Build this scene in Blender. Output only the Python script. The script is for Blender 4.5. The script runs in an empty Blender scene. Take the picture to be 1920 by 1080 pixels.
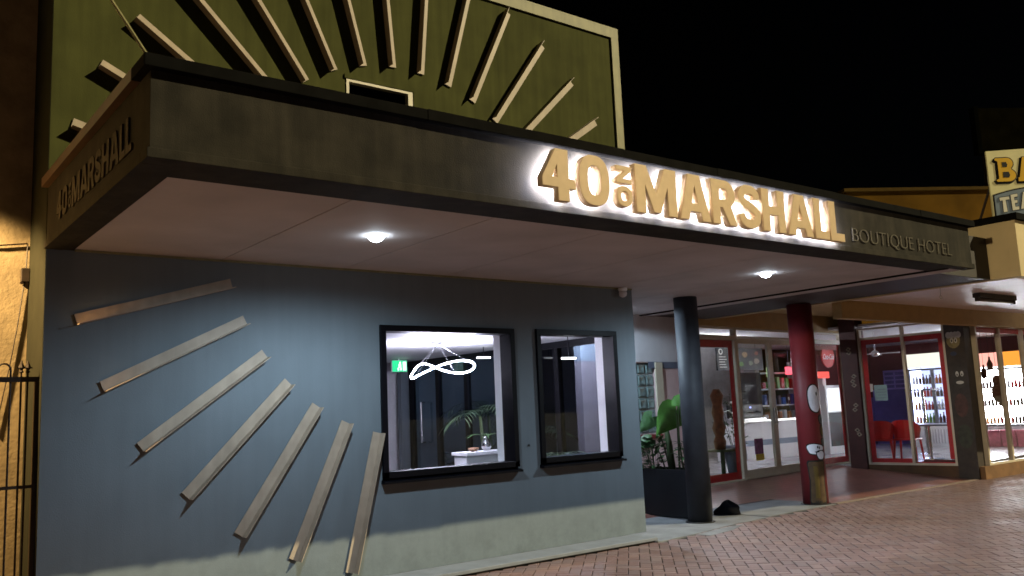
import bpy, math, random
from mathutils import Vector, Matrix
random.seed(7)
sc = bpy.context.scene
COL = sc.collection
R = math.radians

# ------------------------------------------------------------------ camera, sky, sun, exposure
cam_d = bpy.data.cameras.new("camera")
cam_d.sensor_width = 36.0
cam_d.lens = 1651.8 / 1920 * 36
cam_d.clip_end = 800
cam = bpy.data.objects.new("camera", cam_d)
COL.objects.link(cam)
YAW, PIT, ROL = R(37.7544), R(7.975), R(-2.4462)
fw = Vector((math.sin(YAW) * math.cos(PIT), math.cos(YAW) * math.cos(PIT), math.sin(PIT)))
r0 = Vector((math.cos(YAW), -math.sin(YAW), 0))
u0 = r0.cross(fw)
rr = math.cos(ROL) * r0 + math.sin(ROL) * u0
uu = -math.sin(ROL) * r0 + math.cos(ROL) * u0
M = Matrix((rr, uu, -fw)).transposed().to_4x4()
M.translation = Vector((0, 0, 1.587))
cam.matrix_world = M
sc.camera = cam

world = bpy.data.worlds.new("World")
sc.world = world
world.use_nodes = True
wn = world.node_tree
sky = wn.nodes.new("ShaderNodeTexSky")
sky.sky_type = 'NISHITA'
sky.sun_disc = False
sky.sun_elevation = R(-6)
sky.sun_rotation = R(120)
wn.nodes["Background"].inputs[1].default_value = 0.05
wn.links.new(sky.outputs[0], wn.nodes["Background"].inputs[0])

SUN_DIR = Vector((-0.95, 1.0, -0.876)).normalized()     # the sodium street lighting, from far right
sl = bpy.data.lights.new("sun", 'SUN')
sl.energy = 2.4
sl.color = (1.0, 0.88, 0.54)
sl.angle = R(0.6)
so = bpy.data.objects.new("sun", sl)
so.rotation_euler = SUN_DIR.to_track_quat('-Z', 'Y').to_euler()
so.location = (20, -10, 15)
COL.objects.link(so)

vs = sc.view_settings
vs.view_transform = 'Standard'
vs.look = 'None'
vs.gamma = 1
vs.use_curve_mapping = False
vs.exposure = 1.0
sc.cycles.max_bounces = 8
sc.cycles.transparent_max_bounces = 16
sc.cycles.caustics_reflective = False
sc.cycles.caustics_refractive = False
sc.cycles.sample_clamp_indirect = 6
sc.cycles.filter_width = 1.6

# ------------------------------------------------------------------ materials
MATS = {}
def mat(name, col, rough=0.6, metal=0.0, var=0.12, scale=6.0, bump=0.0, bscale=120.0, spec=0.4, streak=0.0, emit=None, est=0.0, dirt=0.0):
    if name in MATS: return MATS[name]
    m = bpy.data.materials.new(name); m.use_nodes = True
    nt = m.node_tree; N = nt.nodes; L = nt.links
    b = N["Principled BSDF"]
    b.inputs["Roughness"].default_value = rough
    b.inputs["Metallic"].default_value = metal
    b.inputs["Specular IOR Level"].default_value = spec
    g = N.new("ShaderNodeNewGeometry")
    n1 = N.new("ShaderNodeTexNoise"); n1.inputs["Scale"].default_value = scale; n1.inputs["Detail"].default_value = 6
    L.new(g.outputs["Position"], n1.inputs["Vector"])
    ramp = N.new("ShaderNodeMapRange"); ramp.inputs[1].default_value = 0.3; ramp.inputs[2].default_value = 0.7
    ramp.inputs[3].default_value = 1 - var; ramp.inputs[4].default_value = 1 + var
    L.new(n1.outputs["Fac"], ramp.inputs[0])
    fac = ramp.outputs[0]
    if streak:
        mp = N.new("ShaderNodeMapping"); mp.inputs["Scale"].default_value = (7, 7, 0.5)
        L.new(g.outputs["Position"], mp.inputs["Vector"])
        n3 = N.new("ShaderNodeTexNoise"); n3.inputs["Scale"].default_value = 1.6; n3.inputs["Detail"].default_value = 5
        L.new(mp.outputs[0], n3.inputs["Vector"])
        r3 = N.new("ShaderNodeMapRange"); r3.inputs[1].default_value = 0.35; r3.inputs[2].default_value = 0.7
        r3.inputs[3].default_value = 1 + streak * .5; r3.inputs[4].default_value = 1 - streak
        L.new(n3.outputs["Fac"], r3.inputs[0])
        mm = N.new("ShaderNodeMath"); mm.operation = 'MULTIPLY'
        L.new(fac, mm.inputs[0]); L.new(r3.outputs[0], mm.inputs[1]); fac = mm.outputs[0]
    if dirt:                                            # splash-back and grime that fades out above the ground
        sp = N.new("ShaderNodeSeparateXYZ"); L.new(g.outputs["Position"], sp.inputs[0])
        n4 = N.new("ShaderNodeTexNoise"); n4.inputs["Scale"].default_value = 5; n4.inputs["Detail"].default_value = 8; n4.inputs["Roughness"].default_value = .7
        L.new(g.outputs["Position"], n4.inputs["Vector"])
        zz = N.new("ShaderNodeMapRange"); zz.inputs[1].default_value = .05; zz.inputs[2].default_value = .75; zz.inputs[3].default_value = 1; zz.inputs[4].default_value = 0
        L.new(sp.outputs["Z"], zz.inputs[0])
        nn = N.new("ShaderNodeMapRange"); nn.inputs[1].default_value = .42; nn.inputs[2].default_value = .7; nn.inputs[3].default_value = 0; nn.inputs[4].default_value = dirt
        L.new(n4.outputs["Fac"], nn.inputs[0])
        m4 = N.new("ShaderNodeMath"); m4.operation = 'MULTIPLY'; L.new(zz.outputs[0], m4.inputs[0]); L.new(nn.outputs[0], m4.inputs[1])
        m5 = N.new("ShaderNodeMath"); m5.operation = 'SUBTRACT'; m5.inputs[0].default_value = 1; L.new(m4.outputs[0], m5.inputs[1])
        m6 = N.new("ShaderNodeMath"); m6.operation = 'MULTIPLY'; L.new(fac, m6.inputs[0]); L.new(m5.outputs[0], m6.inputs[1]); fac = m6.outputs[0]
    mul = N.new("ShaderNodeVectorMath"); mul.operation = 'SCALE'
    mul.inputs[0].default_value = col[:3]
    L.new(fac, mul.inputs["Scale"])
    L.new(mul.outputs[0], b.inputs["Base Color"])
    if bump:
        n2 = N.new("ShaderNodeTexNoise"); n2.inputs["Scale"].default_value = bscale; n2.inputs["Detail"].default_value = 3
        L.new(g.outputs["Position"], n2.inputs["Vector"])
        bp = N.new("ShaderNodeBump"); bp.inputs["Strength"].default_value = bump; bp.inputs["Distance"].default_value = 0.01
        L.new(n2.outputs["Fac"], bp.inputs["Height"])
        L.new(bp.outputs[0], b.inputs["Normal"])
    if emit:
        b.inputs["Emission Color"].default_value = (*emit, 1)
        b.inputs["Emission Strength"].default_value = est
    MATS[name] = m
    return m

def emis(name, col, st):
    if name in MATS: return MATS[name]
    m = bpy.data.materials.new(name); m.use_nodes = True
    nt = m.node_tree
    nt.nodes.remove(nt.nodes["Principled BSDF"])
    e = nt.nodes.new("ShaderNodeEmission")
    e.inputs[0].default_value = (*col, 1); e.inputs[1].default_value = st
    nt.links.new(e.outputs[0], nt.nodes["Material Output"].inputs[0])
    MATS[name] = m
    return m

def glass(name, tint=(1, 1, 1), ior=1.5, boost=1.0):
    if name in MATS: return MATS[name]
    m = bpy.data.materials.new(name); m.use_nodes = True
    nt = m.node_tree; N = nt.nodes; L = nt.links
    N.remove(N["Principled BSDF"])
    t = N.new("ShaderNodeBsdfTransparent"); t.inputs[0].default_value = (*tint, 1)
    gl = N.new("ShaderNodeBsdfGlossy"); gl.inputs["Roughness"].default_value = 0.02
    fr = N.new("ShaderNodeFresnel")
    ge = N.new("ShaderNodeNewGeometry"); mi = N.new("ShaderNodeMapRange")      # same reflectance seen from either side of the sheet
    mi.inputs[3].default_value = ior; mi.inputs[4].default_value = 1 / ior
    L.new(ge.outputs["Backfacing"], mi.inputs[0]); L.new(mi.outputs[0], fr.inputs[0])
    mu = N.new("ShaderNodeMath"); mu.operation = 'MULTIPLY'; mu.inputs[1].default_value = boost; mu.use_clamp = True
    mx = N.new("ShaderNodeMixShader")
    L.new(fr.outputs[0], mu.inputs[0]); L.new(mu.outputs[0], mx.inputs[0])
    L.new(t.outputs[0], mx.inputs[1]); L.new(gl.outputs[0], mx.inputs[2])
    L.new(mx.outputs[0], N["Material Output"].inputs[0])
    MATS[name] = m
    return m

def brick_mat():
    m = bpy.data.materials.new("clay_paver"); m.use_nodes = True
    nt = m.node_tree; N = nt.nodes; L = nt.links
    b = N["Principled BSDF"]
    g = N.new("ShaderNodeNewGeometry"); oi = N.new("ShaderNodeObjectInfo")
    ad = N.new("ShaderNodeMath"); ad.operation = 'ADD'
    L.new(g.outputs["Random Per Island"], ad.inputs[0]); L.new(oi.outputs["Random"], ad.inputs[1])
    fr = N.new("ShaderNodeMath"); fr.operation = 'FRACT'; L.new(ad.outputs[0], fr.inputs[0])
    cr = N.new("ShaderNodeValToRGB")
    e = cr.color_ramp.elements
    e[0].position = 0; e[0].color = (0.132, 0.076, 0.068, 1)
    e[1].position = 1; e[1].color = (0.171, 0.117, 0.109, 1)
    for p, c in ((.25, (0.150, 0.087, 0.079, 1)), (.5, (0.157, 0.099, 0.091, 1)), (.7, (0.139, 0.092, 0.088, 1)), (.85, (0.178, 0.107, 0.093, 1))):
        x = e.new(p); x.color = c
    L.new(fr.outputs[0], cr.inputs[0])
    n = N.new("ShaderNodeTexNoise"); n.inputs["Scale"].default_value = 1.1; n.inputs["Detail"].default_value = 7; n.inputs["Roughness"].default_value = .65
    L.new(g.outputs["Position"], n.inputs["Vector"])
    mr = N.new("ShaderNodeMapRange"); mr.inputs[1].default_value = .3; mr.inputs[2].default_value = .7; mr.inputs[3].default_value = .84; mr.inputs[4].default_value = 1.12
    L.new(n.outputs["Fac"], mr.inputs[0])
    n2 = N.new("ShaderNodeTexNoise"); n2.inputs["Scale"].default_value = 45; n2.inputs["Detail"].default_value = 4
    L.new(g.outputs["Position"], n2.inputs["Vector"])
    mr2 = N.new("ShaderNodeMapRange"); mr2.inputs[3].default_value = .75; mr2.inputs[4].default_value = 1.25
    L.new(n2.outputs["Fac"], mr2.inputs[0])
    mm = N.new("ShaderNodeMath"); mm.operation = 'MULTIPLY'; L.new(mr.outputs[0], mm.inputs[0]); L.new(mr2.outputs[0], mm.inputs[1])
    sv = N.new("ShaderNodeVectorMath"); sv.operation = 'SCALE'; L.new(cr.outputs[0], sv.inputs[0]); L.new(mm.outputs[0], sv.inputs["Scale"])
    L.new(sv.outputs[0], b.inputs["Base Color"])
    rm = N.new("ShaderNodeMapRange"); rm.inputs[1].default_value = .35; rm.inputs[2].default_value = .65; rm.inputs[3].default_value = .46; rm.inputs[4].default_value = .68
    L.new(n.outputs["Fac"], rm.inputs[0]); L.new(rm.outputs[0], b.inputs["Roughness"])
    bp = N.new("ShaderNodeBump"); bp.inputs["Strength"].default_value = .5; bp.inputs["Distance"].default_value = .004
    L.new(n2.outputs["Fac"], bp.inputs["Height"]); L.new(bp.outputs[0], b.inputs["Normal"])
    MATS["clay_paver"] = m
    return m

def tile_mat(name, c1, c2, mortar, sx, sy, rough=.45):
    m = bpy.data.materials.new(name); m.use_nodes = True
    nt = m.node_tree; N = nt.nodes; L = nt.links
    b = N["Principled BSDF"]
    g = N.new("ShaderNodeNewGeometry")
    br = N.new("ShaderNodeTexBrick"); br.offset = .5
    br.inputs["Color1"].default_value = (*c1, 1); br.inputs["Color2"].default_value = (*c2, 1); br.inputs["Mortar"].default_value = (*mortar, 1)
    br.inputs["Scale"].default_value = 1; br.inputs["Brick Width"].default_value = sx; br.inputs["Row Height"].default_value = sy
    br.inputs["Mortar Size"].default_value = .006
    L.new(g.outputs["Position"], br.inputs["Vector"])
    n = N.new("ShaderNodeTexNoise"); n.inputs["Scale"].default_value = 2.2; n.inputs["Detail"].default_value = 6
    L.new(g.outputs["Position"], n.inputs["Vector"])
    mr = N.new("ShaderNodeMapRange"); mr.inputs[1].default_value = .3; mr.inputs[2].default_value = .7; mr.inputs[3].default_value = .7; mr.inputs[4].default_value = 1.2
    L.new(n.outputs["Fac"], mr.inputs[0])
    sv = N.new("ShaderNodeVectorMath"); sv.operation = 'SCALE'; L.new(br.outputs[0], sv.inputs[0]); L.new(mr.outputs[0], sv.inputs["Scale"])
    L.new(sv.outputs[0], b.inputs["Base Color"])
    b.inputs["Roughness"].default_value = rough
    MATS[name] = m
    return m

# ------------------------------------------------------------------ mesh helpers
def wloc(o):
    v = Vector((0, 0, 0))
    while o is not None:
        v += o.location; o = o.parent
    return v

class MB:
    def __init__(s): s.v = []; s.f = []; s.xf = None
    def add(s, vs, fs):
        k = len(s.v)
        s.v += [tuple(s.xf(*p)) if s.xf else tuple(p) for p in vs]
        s.f += [tuple(i + k for i in f) for f in fs]; return s
    def box(s, x0, y0, z0, x1, y1, z1):
        return s.add([(x0, y0, z0), (x1, y0, z0), (x1, y1, z0), (x0, y1, z0), (x0, y0, z1), (x1, y0, z1), (x1, y1, z1), (x0, y1, z1)],
                     [(0, 3, 2, 1), (4, 5, 6, 7), (0, 1, 5, 4), (1, 2, 6, 5), (2, 3, 7, 6), (3, 0, 4, 7)])
    def chbox(s, x0, y0, z0, x1, y1, z1, c=.006):      # a slab with a chamfered top, no bottom
        return s.add([(x0, y0, z0), (x1, y0, z0), (x1, y1, z0), (x0, y1, z0),
                      (x0, y0, z1 - c), (x1, y0, z1 - c), (x1, y1, z1 - c), (x0, y1, z1 - c),
                      (x0 + c, y0 + c, z1), (x1 - c, y0 + c, z1), (x1 - c, y1 - c, z1), (x0 + c, y1 - c, z1)],
                     [(8, 9, 10, 11), (4, 5, 9, 8), (5, 6, 10, 9), (6, 7, 11, 10), (7, 4, 8, 11),
                      (0, 1, 5, 4), (1, 2, 6, 5), (2, 3, 7, 6), (3, 0, 4, 7)])
    def tube(s, path, r, n=8, cap=True, closed=False):
        P = [Vector(p) for p in path]; m = len(P); rs = r if isinstance(r, (list, tuple)) else [r] * m
        vs = []; up = None
        for i, p in enumerate(P):
            if closed: t = P[(i + 1) % m] - P[i - 1]
            else: t = P[min(i + 1, m - 1)] - P[max(i - 1, 0)]
            t.normalize()
            if up is None:
                up = Vector((0, 0, 1)) if abs(t.z) < .9 else Vector((1, 0, 0))
            a = t.cross(up)
            if a.length < 1e-5: a = t.cross(Vector((0, 1, 0)))
            a.normalize(); b = a.cross(t).normalized(); up = b
            for k in range(n):
                q = 2 * math.pi * k / n
                vs.append(p + (a * math.cos(q) + b * math.sin(q)) * rs[i])
        fs = []
        for i in range(m if closed else m - 1):
            for k in range(n):
                k2 = (k + 1) % n; j = (i + 1) % m
                fs.append((i * n + k, i * n + k2, j * n + k2, j * n + k))
        if cap and not closed:
            fs.append(tuple(range(n - 1, -1, -1))); fs.append(tuple((m - 1) * n + k for k in range(n)))
        return s.add(vs, fs)
    def lathe(s, cx, cy, prof, n=24):
        vs = []; fs = []
        for r, z in prof:
            for k in range(n):
                q = 2 * math.pi * k / n; vs.append((cx + r * math.cos(q), cy + r * math.sin(q), z))
        for i in range(len(prof) - 1):
            for k in range(n):
                k2 = (k + 1) % n; fs.append((i * n + k, i * n + k2, (i + 1) * n + k2, (i + 1) * n + k))
        fs.append(tuple(range(n - 1, -1, -1))); fs.append(tuple((len(prof) - 1) * n + k for k in range(n)))
        return s.add(vs, fs)
    def fan(s, pts):
        return s.add(pts, [tuple(range(len(pts)))])
    def build(s, name, material, parent=None, smooth=False, bevel=0, seg=2):
        w = wloc(parent) if parent is not None else Vector((0, 0, 0))
        me = bpy.data.meshes.new(name)
        me.from_pydata([(x - w.x, y - w.y, z - w.z) for x, y, z in s.v], [], s.f)
        me.update()
        if smooth:
            for p in me.polygons: p.use_smooth = True
        o = bpy.data.objects.new(name, me); COL.objects.link(o)
        if material: me.materials.append(material)
        if parent is not None: o.parent = parent
        if bevel:
            b = o.modifiers.new("bevel", 'BEVEL'); b.width = bevel; b.segments = seg; b.limit_method = 'ANGLE'
        return o

def box(name, m, parent, *c, bevel=0):
    return MB().box(*c).build(name, m, parent, bevel=bevel)

def thing(name, label, cat, loc=(0, 0, 0), group=None):
    o = bpy.data.objects.new(name, None); COL.objects.link(o); o.location = loc
    o.empty_display_size = .2
    return tag(o, label, cat, group)
def tag(o, label, cat, group=None):
    o["label"] = label; o["category"] = cat
    if group: o["group"] = group
    return o
def struct(o): o["kind"] = "structure"; return o
def stuff(o): o["kind"] = "stuff"; return o

def wall_holes(mb, axis, p0, p1, a0, a1, z0, z1, holes):
    """slab between planes p0,p1 (axis 'y': wall along x) with rectangular holes (a,za,b,zb)"""
    A = sorted({a0, a1, *[h[0] for h in holes], *[h[2] for h in holes]})
    for i in range(len(A) - 1):
        x0, x1 = A[i], A[i + 1]
        cuts = sorted([(h[1], h[3]) for h in holes if h[0] <= x0 + 1e-6 and h[2] >= x1 - 1e-6])
        z = z0
        for c0, c1 in cuts + [(z1, z1)]:
            if c0 - z > 1e-6:
                if axis == 'y': mb.box(x0, p0, z, x1, p1, c0)
                else: mb.box(p0, x0, z, p1, x1, c0)
            z = c1
    return mb

# ------------------------------------------------------------------ palette
m_upper = mat("olive_render", (.052, .053, .0155), .9, var=.14, spec=.1, scale=3, bump=.12, bscale=90, streak=.18)
m_lower = mat("blue_grey_render", (.135, .160, .178), .8, var=.05, scale=2.5, bump=.14, bscale=90, streak=.05, dirt=.32)
m_fascia = mat("charcoal_render", (.022, .0185, .0135), .9, var=.32, spec=.15, scale=5, bump=.25, bscale=110, streak=.3)
m_cap = mat("dark_cap_metal", (.0045, .0042, .0038), .9, var=.3, scale=8, spec=.04)
m_trimc = mat("cream_trim", (.205, .185, .09), .6, var=.12, streak=.2)
m_fin = mat("tan_fin_paint", (.36, .285, .215), .5, var=.10, scale=7, streak=.12, spec=.25)
m_soffit = mat("white_soffit", (.46, .43, .43), .8, var=.10, scale=1.6, bump=.06, bscale=40, spec=.06)
m_black = mat("black_aluminium", (.003, .003, .005), .45, var=.1, spec=.12)
m_white = mat("white_plaster", (.72, .72, .74), .6, var=.03)
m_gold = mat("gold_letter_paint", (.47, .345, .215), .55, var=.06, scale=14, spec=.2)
m_gold_dim = mat("dim_gold_paint", (.055, .042, .027), .7, var=.3, scale=20, spec=.1)  # darker copy of the gold paint, for the side lettering
m_thin = mat("pale_letter_paint", (.085, .075, .058), .6, var=.15, spec=.1)
m_conc = mat("apron_concrete", (.145, .142, .145), .7, var=.28, scale=2.6, bump=.5, bscale=60)
m_foot = mat("footing_concrete", (.17, .18, .20), .7, var=.12, scale=5, bump=.3, bscale=80)
m_pink = mat("pink_wall_paint", (.58, .42, .42), .7, var=.06)
m_pale = mat("pale_wall_paint", (.55, .53, .56), .7, var=.05)
m_blue = mat("blue_grey_lintel", (.11, .13, .19), .6)
m_red = mat("red_paint", (.185, .020, .025), .5, var=.12, scale=4)
m_redglow = mat("red_window_paint", (.48, .018, .022), .5, var=.15)
m_cream = mat("cream_aluminium", (.50, .44, .34), .45, var=.07)
m_ochre = mat("ochre_render", (.40, .27, .10), .75, var=.08, bump=.2)
m_shopface = mat("shop_cream_render", (.50, .40, .22), .75, var=.08, scale=3, bump=.2)
m_navy = mat("navy_column_paint", (.030, .031, .037), .6, spec=.22, var=.2, scale=5, bump=.08)
m_iron = mat("black_iron", (.022, .012, .008), .5, var=.3, scale=30)
m_alley = mat("rough_alley_render", (.42, .33, .20), .9, var=.20, scale=6, bump=.28, bscale=34)
m_leaf = mat("green_leaf", (.075, .20, .035), .4, var=.25, scale=9)
m_leafd = mat("dark_leaf", (.035, .085, .028), .4, var=.35, scale=12)
m_stem = mat("leaf_stem", (.05, .075, .03), .6)
m_soil = mat("potting_soil", (.02, .015, .01), .9, var=.3, scale=40)
m_planter = mat("black_planter", (.008, .009, .011), .45, var=.15)
m_glass = glass("window_glass", (1, 1, 1), 1.28, .8)
m_dglass = glass("tinted_glass", (.52, .55, .62), 1.22, 1.0)
m_sglass = glass("shop_glass", (.95, .95, .95), 1.35, .8)
m_maroon = mat("maroon_wall", (.12, .030, .030), .7, var=.1)
m_purple = mat("purple_wall", (.16, .13, .40), .7, var=.2, scale=3)
m_steel = mat("brushed_steel", (.55, .55, .56), .25, metal=1.0)
m_chairred = mat("red_plastic", (.50, .020, .022), .35)
m_brown = mat("dark_brown_paint", (.030, .020, .014), .6, var=.3, scale=10)
m_line = mat("mural_black", (.006, .005, .005), .6)
m_mwhite = mat("mural_white", (.78, .75, .80), .6)
m_mbrown = mat("mural_brown", (.085, .045, .018), .6, var=.3, scale=15)
m_mgold = mat("mural_gold", (.13, .078, .014), .6, var=.2)
m_mgreen = mat("mural_green", (.03, .20, .12), .6)
m_led = emis("led_backlight", (.80, .82, 1.0), 150)
m_lens = emis("downlight_lens", (.78, .90, 1.0), 34)
m_ring = emis("pendant_led", (.78, .78, 1.0), 230)

# ------------------------------------------------------------------ ground
ground = struct(MB().add([(-300, -300, -.02), (300, -300, -.02), (300, 300, -.02), (-300, 300, -.02)], [(0, 1, 2, 3)])
                .build("ground", mat("dark_ground", (.05, .045, .04), .8, var=.2, scale=.6)))
road = struct(MB().add([(-300, -14, -.008), (300, -14, -.008), (300, -.8, -.008), (-300, -.8, -.008)], [(0, 1, 2, 3)]).build("road", mat("asphalt", (.04, .04, .042), .8, var=.2, scale=3, bump=.3, bscale=80)))
foot = struct(MB().add([(-60, -.6, -.016), (60, -.6, -.016), (60, 7.9, -.016), (-60, 7.9, -.016)], [(0, 1, 2, 3)]).build("footpath", tile_mat("far_paving", (.15, .08, .065), (.19, .12, .10), (.03, .022, .018), .23, .115, .5)))
kerb = struct(MB().chbox(-60, -.8, -.1, 60, -.6, .10, .02).build("kerb", m_conc))
pav = struct(MB().box(3.2, .5, -.06, 24.5, 7.93, -.012).build("pavement", mat("joint_sand", (.018, .013, .010), .9, var=.3, scale=20)))
m_brick = brick_mat()
U = .1155
bricks = []
C45 = math.sqrt(.5)
def keep(cx, cy):
    if cy > 7.97: return False
    if cx < 7.80 and cy > 7.53: return False
    if 7.80 <= cx < 8.5 and cy > 7.47: return False
    if 8.5 <= cx < 9.0 and cy > 7.58: return False
    if 9.0 <= cx < 12.1 and cy > 7.74 + (cx - 10) * .05: return False
    return cy > .62 and 3.3 < cx < 24.4
for i in range(20, 205):
    for j in range(-155, 45):
        d = (i - j) % 4
        if d == 0: u0_, v0_, w, h = i * U, j * U, 2 * U, U
        elif d == 3: u0_, v0_, w, h = i * U, j * U, U, 2 * U
        else: continue
        cu_, cv_ = u0_ + w / 2, v0_ + h / 2
        cx, cy = (cu_ - cv_) * C45, (cu_ + cv_) * C45
        if keep(cx, cy): bricks.append((cx, cy, w, h))
def vis_size(b):
    p = Vector((b[0], b[1], 0)) - Vector((0, 0, 1.587))
    z = p.dot(fw); px = p.dot(rr) / z * 1651.8; py = -p.dot(uu) / z * 1651.8
    if abs(px) > 960 or abs(py) > 545: return 0
    return 1 / p.length
order = sorted(range(len(bricks)), key=lambda k: -vis_size(bricks[k]))
near = set(order[:300])
g_ = .0042
def brick_mesh(w, h):
    return MB().chbox(-w / 2 + g_, -h / 2 + g_, -.05, w / 2 - g_, h / 2 - g_, 0, .004)
bm_h = brick_mesh(2 * U, U).build("brick", m_brick); bm_v = brick_mesh(U, 2 * U).build("brick", m_brick)
rest = MB()
for k, (cx, cy, w, h) in enumerate(bricks):
    dz = random.uniform(-.002, .0015); tx = random.uniform(-.005, .005); ty = random.uniform(-.005, .005); rz = R(45) + random.uniform(-.008, .008)
    if k in near:
        o = (bm_h if w > h else bm_v).copy(); COL.objects.link(o); o.parent = pav
        o.location = (cx, cy, dz); o.rotation_euler = (tx, ty, rz)
    else:
        mtx = Matrix.Translation((cx, cy, dz)) @ Matrix.Rotation(rz, 4, 'Z') @ Matrix.Rotation(tx, 4, 'X') @ Matrix.Rotation(ty, 4, 'Y')
        b = brick_mesh(w, h)
        rest.add([mtx @ Vector(v) for v in b.v], b.f)
bpy.data.objects.remove(bm_h); bpy.data.objects.remove(bm_v)
stuff(rest.build("distant_bricks", m_brick, pav))

# concrete apron with an irregular front edge, cut in slabs
def slab_poly(name, pts, z, m, parent, zb=-.04):
    n = len(pts)
    return MB().add([(x, y, zb) for x, y in pts] + [(x, y, z) for x, y in pts],
                    [tuple(range(n, 2 * n))] + [(k, (k + 1) % n, (k + 1) % n + n, k + n) for k in range(n)]).build(name, m, parent)
apron = struct(slab_poly("apron", [(7.74, 7.47), (12.1, 7.80), (12.15, 8.5), (12.1, 9.1), (7.9, 9.1), (7.9, 7.86)], -.004, m_line, None))
slab_poly("concrete_slab", [(7.76, 7.44), (8.45, 7.50), (8.95, 7.60), (8.93, 9.08), (7.93, 9.08), (7.93, 7.87)], .006, m_conc, apron)
slab_poly("concrete_slab", [(8.97, 7.61), (9.55, 7.70), (9.90, 7.70), (10.30, 7.77), (10.28, 9.08), (8.95, 9.08)], .004, m_conc, apron)
slab_poly("concrete_slab", [(10.32, 7.78), (11.2, 7.83), (12.08, 7.86), (12.12, 8.45), (12.08, 8.98), (10.30, 9.08)], .007, m_conc, apron)
slab_poly("concrete_slab", [(8.50, 7.28), (9.05, 7.38), (9.55, 7.60), (8.98, 7.58), (8.47, 7.47)], .003, m_conc, apron)

m_porch = tile_mat("porch_brick", (.17, .066, .050), (.21, .092, .07), (.04, .025, .02), .23, .115, .30)
pv = [(7.9, 9.1, .000), (12.13, 9.08, .004), (12.14, 7.95, .002), (16.9, 7.95, .004), (17.2, 10.7, .225), (11.0, 10.6, .225), (7.9, 10.6, .10), (7.9, 14, .10), (11.0, 14, .2)]
porch = struct(MB().add(pv, [(0, 1, 5, 6), (1, 2, 3, 4), (1, 4, 5), (6, 5, 8, 7)]).build("porch_floor", m_porch))
strip = struct(box("threshold_strip", mat("pale_edge_concrete", (.20, .15, .12), .6, var=.2, scale=8), None, 12.12, 7.865, -.03, 16.72, 7.955, .010))

# ------------------------------------------------------------------ hotel building
hotel = thing("hotel_building", "two-storey hotel with olive upper wall, blue-grey ground floor and wide street canopy", "building", (1.32, 7.854, 0))
YF = 7.854
W1 = (4.36, .932, 6.064, 2.511); W2 = (6.385, .945, 7.657, 2.515)
wall_holes(MB(), 'y', YF, YF + .30, 1.32, 8.0, .06, 3.06, [W1, W2]).build("lower_wall", m_lower, hotel)
UW = (4.035, 4.2, 4.83, 5.055)
wall_holes(MB(), 'y', YF, YF + .28, 1.32, 8.0, 3.062, 6.50, [UW]).build("upper_wall", m_upper, hotel)
MB().box(1.32, YF + .28, 3.062, 1.58, 16, 6.5).box(1.32, YF + .30, 0, 1.58, 16, 3.06).box(7.74, YF + .28, 3.062, 8.0, 16, 6.5).box(1.58, 15.74, 0, 7.74, 16, 6.5).build("side_wall", m_upper, hotel)
box("roof", m_cap, hotel, 1.58, YF + .28, 6.1, 7.74, 15.74, 6.2)
# cream band round the top and right edge of the facade, standing 25 mm proud
MB().box(1.30, YF - .026, 6.395, 8.012, YF - .001, 6.514).box(7.885, YF - .026, 3.64, 8.012, YF - .001, 6.394).box(8.001, YF - .001, 3.64, 8.012, YF + .5, 6.514).build("parapet_band", m_trimc, hotel)
box("coping", m_trimc, hotel, 1.30, YF - .026, 6.515, 8.014, YF + .34, 6.54)
# footing ledge
box("footing", m_foot, hotel, 1.0, 7.440, .022, 7.76, YF - .002, .060, bevel=.006)
box("footing_base", m_line, hotel, 1.0, 7.47, -.05, 7.74, YF - .01, .021)
box("shade_sheet", mat("shade_sheet_olive", (.02, .02, .012), .9, spec=.1), hotel, 1.3165, YF + .002, .06, 1.3195, 8.6, 6.5)  # added dark sheet; shade on the wall's side face is put into its colour
# windows
def hotel_window(h, parent):
    x0, z0, x1, z1 = h
    fr = MB()
    t = .062
    fr.box(x0, YF - .035, z1 - t, x1, YF + .17, z1).box(x0, YF - .035, z0 + .05, x0 + t, YF + .17, z1 - t).box(x1 - t, YF - .035, z0 + .05, x1, YF + .17, z1 - t)
    fr.box(x0, YF - .035, z0 + .05, x1, YF + .17, z0 + .05 + t)
    w = fr.build("window", m_black, parent, bevel=.003)
    MB().add([(x0 - .012, YF - .075, z0 - .002), (x1 + .012, YF - .075, z0 - .002), (x1 + .012, YF + .09, z0 - .002), (x0 - .012, YF + .09, z0 - .002),
              (x0 - .012, YF - .075, z0 + .02), (x1 + .012, YF - .075, z0 + .02), (x1 + .012, YF + .09, z0 + .049), (x0 - .012, YF + .09, z0 + .049)],
             [(0, 3, 2, 1), (4, 5, 6, 7), (0, 1, 5, 4), (1, 2, 6, 5), (2, 3, 7, 6), (3, 0, 4, 7)]).build("sill", m_black, w)
    box("pane", m_glass, w, x0 + t, YF + .05, z0 + .05 + t, x1 - t, YF + .056, z1 - t)
    MB().box(x1 - .035, YF + .172, z0 + .03, x1 + .001, YF + .33, z1 - .03).box(x0 - .001, YF + .172, z0 + .03, x0 + .035, YF + .33, z1 - .03) \
        .box(x0 + .036, YF + .172, z1 - .035, x1 - .036, YF + .33, z1 + .001).box(x0 + .036, YF + .172, z0, x1 - .036, YF + .33, z0 + .085).build("reveal", m_white, w)
    return w
hotel_window(W1, hotel); hotel_window(W2, hotel)
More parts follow.
